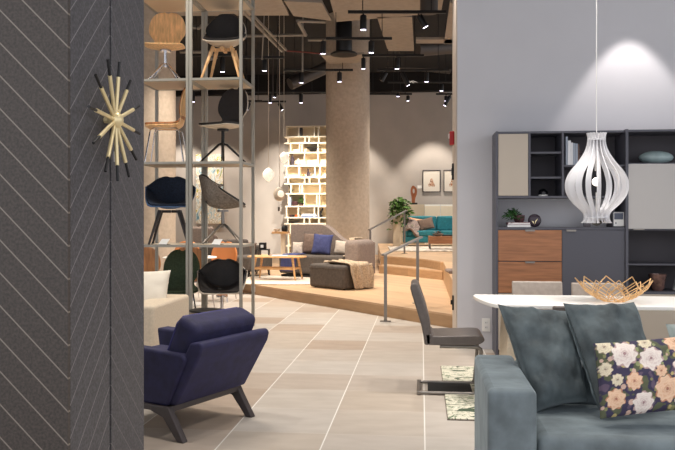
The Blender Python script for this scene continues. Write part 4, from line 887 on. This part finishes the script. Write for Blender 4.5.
# right module
obj('back_panel', ub(xD+.0135, xE-.0135, .06, zt-.0125, UD-.02, UD-.002), M['cabin'], t)
zr1 = uz(650, 163.3); zr2 = uz(650, 229.5); zr3 = uz(650, 264.5)
d_ = obj('door', ub(xD+.015, xE-.015, zr2+.006, zr1-.006, -.004, .018), M['greydoor'], t, bevel=.002, seg=1)
xm = ux(638.5); obj('handle', ub(xm-.05, xm+.05, zr2-.004, zr2+.0055, -.02, .01), M['steel'], d_)
for z in (zr1, zr2, zr3, zb): obj('shelf', ub(xD+.0135, xE-.0135, z-.0165 if z == zb else z-.009, z+.005 if z != zb else z+.006, .019, UD-.021), M['cab'], t)
obj('door', ub(xD+.015, xE-.015, .065, zb-.018, -.002, .018), M['taupedoor'], t, bevel=.002, seg=1)
def onu(px, z, y=.14): return Vector((ux(px)+ (y)*0 , YU+y, z+.001))
def deco(name, mb, m, px, z, lab, cat, y=.16, group='ornaments in the wall unit', **k):
    o = obj(name, mb, M[m], **k); x = ux(px)+(ux(px))*y/YU; o.location = (x, YU+y, z+.001); return tag(o, lab, cat, group)
tt = None
def dthing(name, lab, cat, px, z, y=.16):
    x = ux(px)*(1+y/YU); return thing(name, lab, cat, (x, YU+y, z+.001), 0, 'ornaments in the wall unit')
t2 = dthing('glass_dome', 'small black glass dome on a pale foot in the middle left niche', 'ornament', 543, zu+.0105)
obj('dome', MB().lathe([(.045, .015), (.048, .03), (.04, .055), (.02, .072), (.004, .076)], seg=24), M['black'], t2, smooth='auto'); obj('foot', MB().lathe([(.045, 0), (.045, .0145)], seg=24), M['paper'], t2, smooth='auto')
zs = uz(593, 165.5)+.009
xo = ux(565.0)
for k, (w_, h_, m, L) in enumerate(((.018, .275, 'bookg', 'tall blue grey book, leftmost upright in the wall unit'), (.026, .235, 'bookw', 'white book second from the left in the wall unit'), (.016, .215, 'bookw', 'thin white book third in the wall unit'), (.020, .21, 'bookg', 'grey book fourth in the wall unit'), (.020, .205, 'bookg', 'grey book fifth in the wall unit'), (.013, .20, 'bookb', 'brown book at the right end of the upright row'))):
    o = thing('book', L, 'book', (xo+w_/2+.012, YU+.10, zs+.001), 0, 'upright books in the wall unit')
    obj('cover', MB().box(-w_/2, -w_/2+.002, -.08, .08, 0, h_).box(w_/2-.002, w_/2, -.08, .08, 0, h_).box(-w_/2+.0021, w_/2-.0021, -.08, -.077, 0, h_), M[m], o)
    obj('pages', MB().box(-w_/2+.0025, w_/2-.0025, -.0765, .078, .003, h_-.003), M['paper'], o); xo += w_+.003
deco('small_vase', MB().lathe([(.02, 0), (.045, .03), (.055, .07), (.035, .11), (.022, .12), (.03, .145), (.02, .145), (.015, .12)], seg=20), 'glass', 580, zs, 'small dark glazed vase behind the white lamp, right of the books', 'vase', y=.14, smooth='auto')
deco('oval_vessel', MB().ball((0, 0, .062), .165, 1, .55, .40, seg=32), 'egg', 656, zr1+.003, 'glossy celadon oval vessel on top of the pale grey door', 'vessel', y=.16, smooth=True)
deco('copper_vase', MB().lathe([(.05, 0), (.06, .02), (.075, .10), (.085, .16), (.078, .16), (.06, .03)], seg=20), 'copper', 657.5, zb+.006, 'smoky copper vase low in the right module', 'vase', y=.14, smooth='auto')
o = deco('white_book', MB().box(-.012, .012, -.08, .08, 0, .22), 'bookw', 676, zb+.006, 'white book leaning in the lowest niche at the right edge', 'book', y=.12); o.rotation_euler = (0, R(16), 0); o.location.z += .004
zcn = zc_+.0125
for k, (m, w_, h_, L) in enumerate((('bookw', .155, .024, 'white book lying at the bottom under the potted ivy'), ('pink', .15, .020, 'rose book lying on the white one under the potted ivy'))):
    o = dthing('book', L, 'book', 518, zcn, .12); o.location.z = zcn+.001+(.025 if k else 0); o['group'] = 'lying books on the counter'
    obj('cover', MB().box(-w_*.72, w_*.72, -.085, .085, 0, .003).box(-w_*.72, w_*.72, -.085, .085, h_-.003, h_).box(-w_*.72, -w_*.72+.003, -.085, .085, .0031, h_-.0031), M[m], o); obj('pages', MB().box(-w_*.72+.0035, w_*.72-.003, -.082, .082, .0032, h_-.0032), M['paper'], o)
t2 = dthing('potted_ivy', 'green leafy ivy in a plum pot on two books on the counter', 'plant', 514, zcn+.047, .12)
obj('pot', MB().lathe([(.04, 0), (.052, .02), (.055, .07), (.048, .07), (.04, .06)], seg=20).xf(Matrix.Translation((.05, 0, 0))), M['potd'], t2, smooth='auto')
obj('foliage', leaves_mb(110, .10, .08, .048, 21, (-.015, -.01, .06), droop=.08), M['leafd'], t2)
for k in range(4): obj('stem', MB().tube([(.05, 0, .05), (.02-.03*k, -.02, .10), (-.03-.02*k, -.03+.02*k, .07)], .003, 5), M['stem'], t2)
t2 = dthing('round_ornament', 'dark plum disc ornament with a pale leaf on the counter', 'ornament', 534.5, zcn, .10)
obj('disc', MB().lathe([(.004, -.014), (.055, -.014), (.064, -.006), (.064, .006), (.055, .014), (.004, .014)], seg=32).xf(Matrix.Translation((0, 0, .064)) @ Matrix.Rotation(R(90), 4, 'X')), M['purple'], t2, smooth='auto')
obj('leaf', MB().add([(.0, -.0152, .02), (.012, -.0165, .05), (.03, -.0152, .085), (.006, -.0152, .06)], [(0, 1, 2, 3)]).add([(-.005, -.0152, .03), (-.03, -.0165, .06), (-.01, -.0152, .055)], [(0, 1, 2)]), M['brass'], t2)
t2 = dthing('framed_card', 'small framed printed card on the counter right of the lamp', 'card', 618.5, zcn, .06)
obj('frame', MB().box(-.056, .056, -.006, .006, 0, .15), M['cab'], t2, bevel=.002); obj('card', MB().box(-.047, .047, -.0075, -.0062, .01, .142), M['paper'], t2); obj('picture', MB().box(-.042, .042, -.0085, -.0076, .075, .137).box(-.030, -.022, -.0085, -.0076, .03, .05), M['cardprint'], t2)
deco('dark_box', MB().box(-.03, .03, -.03, .03, 0, .12), 'glass', 587, zcn, 'dark small box half hidden behind the white lamp', 'box', y=.22)

# ---------------------------------------------------------------- pendant lamp over the table
d = 5.62; p = P(596.5, d, 133); HT = (222-133)/F*d
t = thing('slatted_pendant', 'large white onion shaped slatted pendant lamp over the table', 'pendant lamp', p, 0)
k_ = d/F
prof = [(19.5/2, 0), (17.5/2, 4), (18/2, 9), (20/2, 14), (26/2, 21), (38/2, 30), (51/2, 38), (59/2, 46), (61/2, 53), (58/2, 61), (48/2, 69), (36/2, 75), (28/2, 79), (25/2, 83), (26/2, 87), (30/2, 90)]
pf = crom(prof, 44)
NS = 17
for s_ in range(NS):
    q = 2*math.pi*s_/NS+.1; c_, sn = math.cos(q), math.sin(q); tx, ty = -sn, c_
    vs = []; fs = []
    for i, (r_, y_) in enumerate(pf):
        r_ *= k_; z = -y_*k_; inn = max(r_-.040, .018)
        for rr, dq in ((r_, 0), (inn, min(.42, .026/r_))):
            cc2, ss2 = math.cos(q+dq), math.sin(q+dq)
            for w_ in (-.0025, .0025): vs.append((rr*cc2-ss2*w_, rr*ss2+cc2*w_, z))
    for i in range(len(pf)-1):
        a = i*4; b = a+4; fs += [(a, b, b+1, a+1), (a+2, a+3, b+3, b+2), (a, a+2, b+2, b), (a+1, b+1, b+3, a+3)]
    fs += [(0, 1, 3, 2), tuple(len(vs)-4+x for x in (0, 2, 3, 1))]
    obj('slat', MB().add(vs, fs), M['lampw'], t)
obj('top_ring', MB().lathe([(.052, -.055), (.060, -.055), (.060, -.045), (.052, -.045)], seg=32), M['lampw'], t, smooth='auto')
obj('lower_ring', MB().lathe([(.078, -HT+.03), (.086, -HT+.03), (.086, -HT+.04), (.078, -HT+.04)], seg=32), M['lampw'], t, smooth='auto')
obj('bulb', MB().ball((0, 0, -.36), .032, seg=24), M['glow'], t, smooth=True); obj('bulb_holder', MB().tube([(0, 0, -.28), (0, 0, .0)], .014, 12), M['white'], t)
obj('base_cone', MB().lathe([(.005, -HT-.028), (.022, -HT-.022), (.052, -HT+.002), (.05, -HT+.012), (.01, -HT+.012)], seg=28), M['blk'], t, smooth='auto'); obj('spindle', MB().tube([(0, 0, -HT+.01), (0, 0, -.44)], .006, 8), M['white'], t)
obj('cord', MB().tube([(0, 0, 0), (0, 0, 6-p.z)], .0035, 8), M['white'], t)

# ---------------------------------------------------------------- dining table
ZT = .74
bl = G(472.5, 294.2, ZT); Yb = bl.y; Yf = G(600, 305.6, ZT).y; xl = bl.x
t = thing('dining_table', 'white dining table with a tapered rounded end under the slatted lamp', 'table', (xl+1.25, (Yb+Yf)/2, 0))
hy = (Yb-Yf)/2
end = [(0, hy), (-.0, hy*.80), (.03, hy*.25), (.065, -hy*.35), (.11, -hy*.85), (.15, -hy)]
pl = [(x-1.25, y) for x, y in [(0.02, hy)]+[(0.0, hy*.8), (.01, hy*.35), (.035, -.1*hy), (.07, -.55*hy), (.115, -.9*hy), (.16, -hy)]]+[(1.10, -hy), (1.20, -hy*.8), (1.25, 0), (1.24, hy*.8), (1.20, hy)]
obj('tabletop', MB().prism(pl, ZT-.030, ZT), M['white'], t, bevel=.006, seg=2)
for s_ in (-1, 1):
    obj('leg', MB().prism([(s_*.98, .06), (s_*1.06, .06), (s_*1.03, ZT-.0305), (s_*.86, ZT-.0305)], -.26, .26, 'y'), M['cream'], t, bevel=.006); obj('foot', MB().box(s_*1.0-.10, s_*1.0+.10, -.30, .30, .022, .0595), M['white'], t, bevel=.004)
# rug
a = P(440, 6.9, z=0)
t = thing('patterned_rug', 'green and cream brushed pattern rug under the white table', 'rug', (.18+1.4, (G(443, 420).y+G(440, 367).y)/2, .001)); hh = (G(440, 367).y-G(443, 420).y)/2
obj('pile', MB().box(-1.4, 1.5, -hh, hh, 0, .012), M['ruggreen'], t, bevel=.003, seg=1); obj('binding', MB().box(-1.405, 1.505, -hh-.005, hh+.005, 0, .006), M['greyfelt'], t)
# wire bowl
c = G(614, 302, ZT); c = P(614, 5.55, z=ZT); t = thing('wire_bowl', 'rose gold geometric wire bowl on the white table', 'bowl', (c.x, c.y, ZT+.004), R(8))
mb = MB(); N = 9; rt, rm, rb, zt_, zm_ = .272, .225, .075, .165, .095
def rp(r_, k, z): q = 2*math.pi*k/N; return Vector((r_*math.cos(q), r_*math.sin(q), z))
for k in range(N):
    A = rp(rt, k, zt_); B1, B2 = rp(rm, k-.5, zm_), rp(rm, k+.5, zm_); C_ = rp(.155, k, .04); D1, D2 = rp(rb, k-.5, .004), rp(rb, k+.5, .004)
    for a_, b_ in ((A, B1), (A, B2), (B1, C_), (B2, C_), (C_, D1), (C_, D2), (D1, D2)): mb.tube([a_, b_], .0042, 6)
    A2 = rp(.248, k+.5, .135)
    for a_, b_ in ((A2, rp(.20, k, .07)), (A2, rp(.20, k+1, .07)), (rp(.20, k, .07), rp(.12, k+.5, .018)), (rp(.20, k, .07), rp(.12, k-.5, .018))): mb.tube([a_, b_], .0034, 6)
obj('wire_frame', mb, M['gold'], t); obj('base_ring', MB().tube([rp(rb, k/2, .004) for k in range(2*N)], .004, 6, closed=True), M['gold'], t)

# ---------------------------------------------------------------- dining chairs (local: faces +X)
def cant_chair(lab, loc, rz, m, w_=.44, hgt=.855, group='cantilever dining chairs'):
    t = thing('dining_chair', lab, 'chair', loc, rz, group)
    sp = crom([(-.20, .385), (.10, .385), (.20, .40), (.235, .425)], 10); st = crom([(.235, .44), (.19, .462), (.05, .458), (-.15, .452)], 10)
    obj('seat', MB().prism(sp+st+[(-.165, .47), (-.21, .47)], -w_/2, w_/2, 'y'), m, t, bevel=.014, seg=3)
    fr = crom([(-.165, .472), (-.175, .55), (-.215, .70), (-.262, hgt-.02)], 12); bk = crom([(-.285, hgt), (-.325, hgt-.03), (-.285, .68), (-.238, .52), (-.215, .385)], 14)
    obj('backrest', MB().prism(fr+bk+[(-.165, .385)], -w_/2, w_/2, 'y'), m, t, bevel=.014, seg=3)
    for s_ in (-1, 1):
        y = s_*(w_/2-.03); pts = [(-.10, .372), (.16, .372), (.195, .36), (.21, .33), (.19, .08), (.18, .035), (.15, .018), (-.26, .018)]
        obj('frame_bar', MB().tube([(a, y, b) for a, b in crom(pts, 40)], .0135, 8), M['steel'], t, smooth='auto')
    obj('floor_bar', MB().bar((-.26, -w_/2+.005, .018), (-.26, w_/2-.005, .018), .03, .026), M['steel'], t, bevel=.004)
    obj('base_or_shade_plate', MB().box(-.19, .15, -w_/2+.05, w_/2-.05, .0125, .0165), M['gap'], t)  # black sheet standing in for the seat's shadow between the floor bars
    return t
c = P(452, 5.98); cant_chair('grey brown leather cantilever chair at the tapered end of the white table', (c.x, c.y, .0135 if 0 else 0), R(0), M['leather'])
def straight_chair(lab, px, d, rz, m, hgt):
    p = P(px, d); t = thing('dining_chair', lab, 'chair', (p.x, p.y, 0), rz, 'leather dining chairs along the table'); w_ = .42
    obj('seat', MB().box(-.21, .21, -w_/2, w_/2, .41, .47), m, t, bevel=.02); obj('backrest', MB().prism([(-.215, .40), (-.16, .475), (-.205, hgt), (-.245, hgt)], -w_/2, w_/2, 'y'), m, t, bevel=.012)
    for a in (-1, 1):
        for b in (-1, 1): obj('leg', MB().tube([(a*.17, b*.17, .409), (a*.19, b*.19, .014)], .012), M['steel'], t)
    return t
straight_chair('light taupe leather chair across the white table in front of the walnut drawers', 541, 6.28, R(-90), M['leatherl'], .81)
straight_chair('light taupe leather chair across the white table behind the wire bowl', 603, 6.24, R(-90), M['leatherl'], .80)
straight_chair('grey brown leather chair at the near side of the table behind the slate pillows', 578.5, 5.20, R(90), M['leather'], .775)

# ---------------------------------------------------------------- slate velvet sofa, foreground
fl = P(488, 3.22); sx0, sy0 = fl.x, fl.y; sy1 = P(474, 4.06).y; XS = sx0
t = thing('slate_sofa', 'slate blue velvet sofa in the right foreground', 'sofa', (XS+1.1, (sy0+sy1)/2, 0)); D2 = (sy1-sy0)/2
def sbx(x0, x1, y0, y1, z0, z1): return MB().box(x0-1.1, x1-1.1, y0-D2, y1-D2, z0, z1)
DD = sy1-sy0
def dense_box(x0, x1, y0, y1, z0, z1): return sbx(x0, x1, y0, y1, z0, z1)
obj('arm', sbx(0, .205, 0, DD, .05, .63), M['slate'], t, bevel=.028, seg=5)
obj('arm', sbx(1.995, 2.2, 0, DD, .05, .63), M['slate'], t, bevel=.028, seg=5)
obj('backrest', sbx(.21, 1.99, DD-.20, DD, .05, .62), M['slate'], t, bevel=.028, seg=5)
obj('seat_base', sbx(.21, 1.99, .03, DD-.205, .05, .27), M['slate'], t, bevel=.015)
obj('seat_cushion', sbx(.212, 1.10, .015, DD-.21, .275, .435), M['slate'], t, bevel=.045, seg=6)
obj('seat_cushion', sbx(1.105, 1.985, .015, DD-.21, .275, .435), M['slate'], t, bevel=.045, seg=6)
for a in (.08, 2.12):
    for b in (.08, DD-.08): obj('leg', sbx(a-.025, a+.025, b-.025, b+.025, 0, .049), M['blkm'], t)

def quad_pillow(name, lab, tl, tr, br, bl_, t_, m, n=34, seed=0, wr=.01, conc=.06, lean=0., vc=None, group='pillows on the slate sofa'):
    """pillow whose four corners are given as world points"""
    C4 = (tl+tr+br+bl_)/4; ex = ((tr-tl)+(br-bl_))/2; ez = ((tl-bl_)+(tr-br))/2; ny = ex.cross(ez).normalized(); ey = -ny
    if ey.y < 0: ey = -ey
    mb = MB(); cols = []
    def f(side):
        def g(a, b):
            u, v = 2*a-1, 2*b-1
            k1 = 1-conc*(1-v*v)*abs(u)**2; k2 = 1-conc*(1-u*u)*abs(v)**2
            uu, vv = u*k1, v*k2
            a2, b2 = (uu+1)/2, (vv+1)/2
            p = (bl_*(1-a2)+br*a2)*(1-b2)+(tl*(1-a2)+tr*a2)*b2-C4
            e = max(0., (1-u*u)*(1-v*v)); k = e**.40
            edge = 1-min(1, e*2.2)
            nz = noise.noise(Vector((u*2.2+seed, v*2.2, side*5)))*wr*1.6
            ra = math.atan2(v, u); nz += edge*wr*1.2*noise.noise(Vector((ra*6+seed, e*1.5, side)))+wr*.5*noise.noise(Vector((u*8, v*8+seed, side)))
            return p+ey*(side*(t_/2*k)+nz*min(1, e*5))
        return g
    mb.grid(f(-1), n, n); mb.grid(f(1), n, n)
    o = obj(name, mb, m, smooth=True); o.location = C4; weld(o, .0008)
    if vc:
        at = o.data.color_attributes.new('Col', 'FLOAT_COLOR', 'POINT'); K = (n+1)*(n+1)
        for i in range(2*K):
            j, q = divmod(i % K, n+1); at.data[i].color = vc(q/n, j/n)
    return tag(o, lab, 'pillow', group)
quad_pillow('velvet_pillow', 'large plain slate velvet pillow at the left against the arm', P(497.5, 3.90, 304), P(572, 3.93, 311), P(588, 3.62, 402), P(534, 3.58, 413.5), .19, M['slated'], seed=1, wr=.016)
quad_pillow('velvet_pillow', 'large plain slate velvet pillow behind the flowered one', P(563, 3.80, 303), P(634, 3.86, 302), P(662, 3.66, 396), P(601, 3.47, 414), .19, M['slated'], seed=7, wr=.016)
quad_pillow('sage_pillow', 'pale sage pillow mostly outside the right edge of the picture', P(665.5, 3.88, 324), P(745, 3.9, 318), P(752, 3.62, 404), P(684, 3.60, 408), .16, M['palecushion'], seed=3)
# flowers on the lumbar pillow
rnd = random.Random(5)
FL = [(.24, .80, .135, 0), (.47, .70, .12, 0), (.13, .22, .10, 1), (.30, .42, .085, 1), (.38, .13, .11, 0), (.60, .28, .13, 1), (.80, .55, .16, 0), (.72, .92, .12, 1), (.93, .20, .13, 0), (.06, .62, .07, 2), (.08, .93, .08, 2), (.96, .85, .12, 2), (.55, .52, .06, 1), (.15, .46, .06, 2), (.44, .94, .07, 2), (.74, .12, .08, 2)]
SM = [(rnd.random(), rnd.random(), rnd.uniform(.014, .030), rnd.randint(0, 3)) for _ in range(95)]
AR = 1.55
navy, leafc = lin((62, 56, 82)), lin((142, 140, 96))
PAL = [((244, 232, 222), (206, 176, 170), (150, 112, 116)), ((240, 204, 172), (214, 152, 118), (150, 92, 78)), ((236, 224, 196), (186, 164, 138), (128, 104, 92))]
def mix(a, b, k): return tuple(x*(1-k)+y*k for x, y in zip(a, b))
def flower_col(u, v):
    c = navy; n_ = noise.noise(Vector((u*14, v*9, 3)))
    if n_ > .12: c = lin((92, 96, 72))
    if n_ < -.30: c = lin((100, 84, 104))
    for x, y, r_, k in SM:
        dx, dy = (u-x)*AR, v-y
        if dx*dx+dy*dy < r_*r_*1.6: c = (leafc, lin((196, 178, 120)), lin((214, 180, 162)), lin((150, 156, 110)))[k]
    best = None
    for x, y, r_, k in FL:
        r_ = r_*1.42
        dx, dy = (u-x)*AR, v-y; rr = math.hypot(dx, dy)/r_; an = math.atan2(dy, dx)
        lim = .93+.08*math.cos(an*9+x*30)+.07*noise.noise(Vector((an*2, x*9, y*9)))
        if rr < lim:
            lo, md, dk = [lin(z) for z in PAL[k]]
            c = mix(md, dk, .25)
            for li in range(5):
                R0_ = lim*(1-.2*li); np_ = (6, 5, 4, 4, 3)[li]
                pr_ = R0_*(.80+.20*abs(math.cos(an*np_*.5*1.0+li*.9+x*17)))
                if rr < pr_:
                    e_ = rr/pr_; c = mix(mix(md, dk, .25*(li > 2)), lo, min(1, max(0, (e_-.45)*2.1)))
            if rr/lim < .13: c = mix(c, dk, .7)
    return (*c[:3], 1.)
quad_pillow('flowered_pillow', 'flowered cream and pink on navy lumbar pillow', P(593, 3.46, 343.5), P(702, 3.46, 334), P(706, 3.34, 408), P(600, 3.34, 419), .15, vcol_mat('flower_print_fabric'), n=150, seed=11, wr=.005, conc=.035, vc=flower_col)

# ---------------------------------------------------------------- lights
def spot(loc, e, size=100, blend=.7, col=(1, .9, .78), target=None, r=.05):
    l = bpy.data.lights.new('down_or_fill_light', 'SPOT'); l.energy = e; l.spot_size = R(size); l.spot_blend = blend; l.color = col; l.shadow_soft_size = r
    o = bpy.data.objects.new('down_or_fill_light', l); COL.objects.link(o); o.location = loc
    if target is not None:
        o.rotation_euler = (Vector(target)-Vector(loc)).to_track_quat('-Z', 'Y').to_euler()
    return o
def downs(lst, z, e, size=95, **k):
    for l, d in lst: spot(cam2w(l, d, z), e, size, **k)
W1, W2 = (1, .94, .87), (1, .89, .76)
downs([(-.3, 4.3), (1.0, 5.4), (1.5, 3.2), (-.9, 6.6), (.7, 8.0), (2.4, 5.0), (-2.3, 5.2)], 4.6, 84, 100, col=W1)
downs([(-1.6, 8.2), (-2.3, 7.8)], 5.2, 120, 100, col=W2)
downs([(-1, 11.3), (.3, 13), (-.6, 14.2), (.9, 10.9), (-2.2, 13), (2.6, 16), (1.8, 18.2), (-3.4, 16), (-2.2, 17.5), (3, 21), (-4, 17), (2.2, 20)], 4.7, 230, 110, col=W2)
# wall washers
p = P(624, 7.83); spot((p.x, WY-.42, 3.75), 50, 62, .35, (1, .94, .9), (p.x, WY-.12, 0), .03)
for px, z, e in ((433, 4.9, 260), (352, 4.9, 260), (270, 4.9, 160), (205, 4.9, 260), (165, 4.9, 260)):
    p = P(px, 23.4); spot((p.x, BY-1.1, z), e, 75, .5, W2, (p.x, BY-.4, 0), .05)

spot(tuple(P(296, 20.2).xy)+(4.9,), 1000, 48, .6, (1, .92, .80), (P(306, 23.6).x, yS, 2.3), .05)
spot(tuple(P(316, 21).xy)+(4.9,), 500, 48, .6, (1, .92, .80), (P(310, 23.6).x, yS, 1.3), .05)
spot(cam2w(2.0, 5.5, 4.4), 190, 46, .8, W1, cam2w(1.7, 5.6, .7))  # unseen fill spot added to brighten the white tabletop
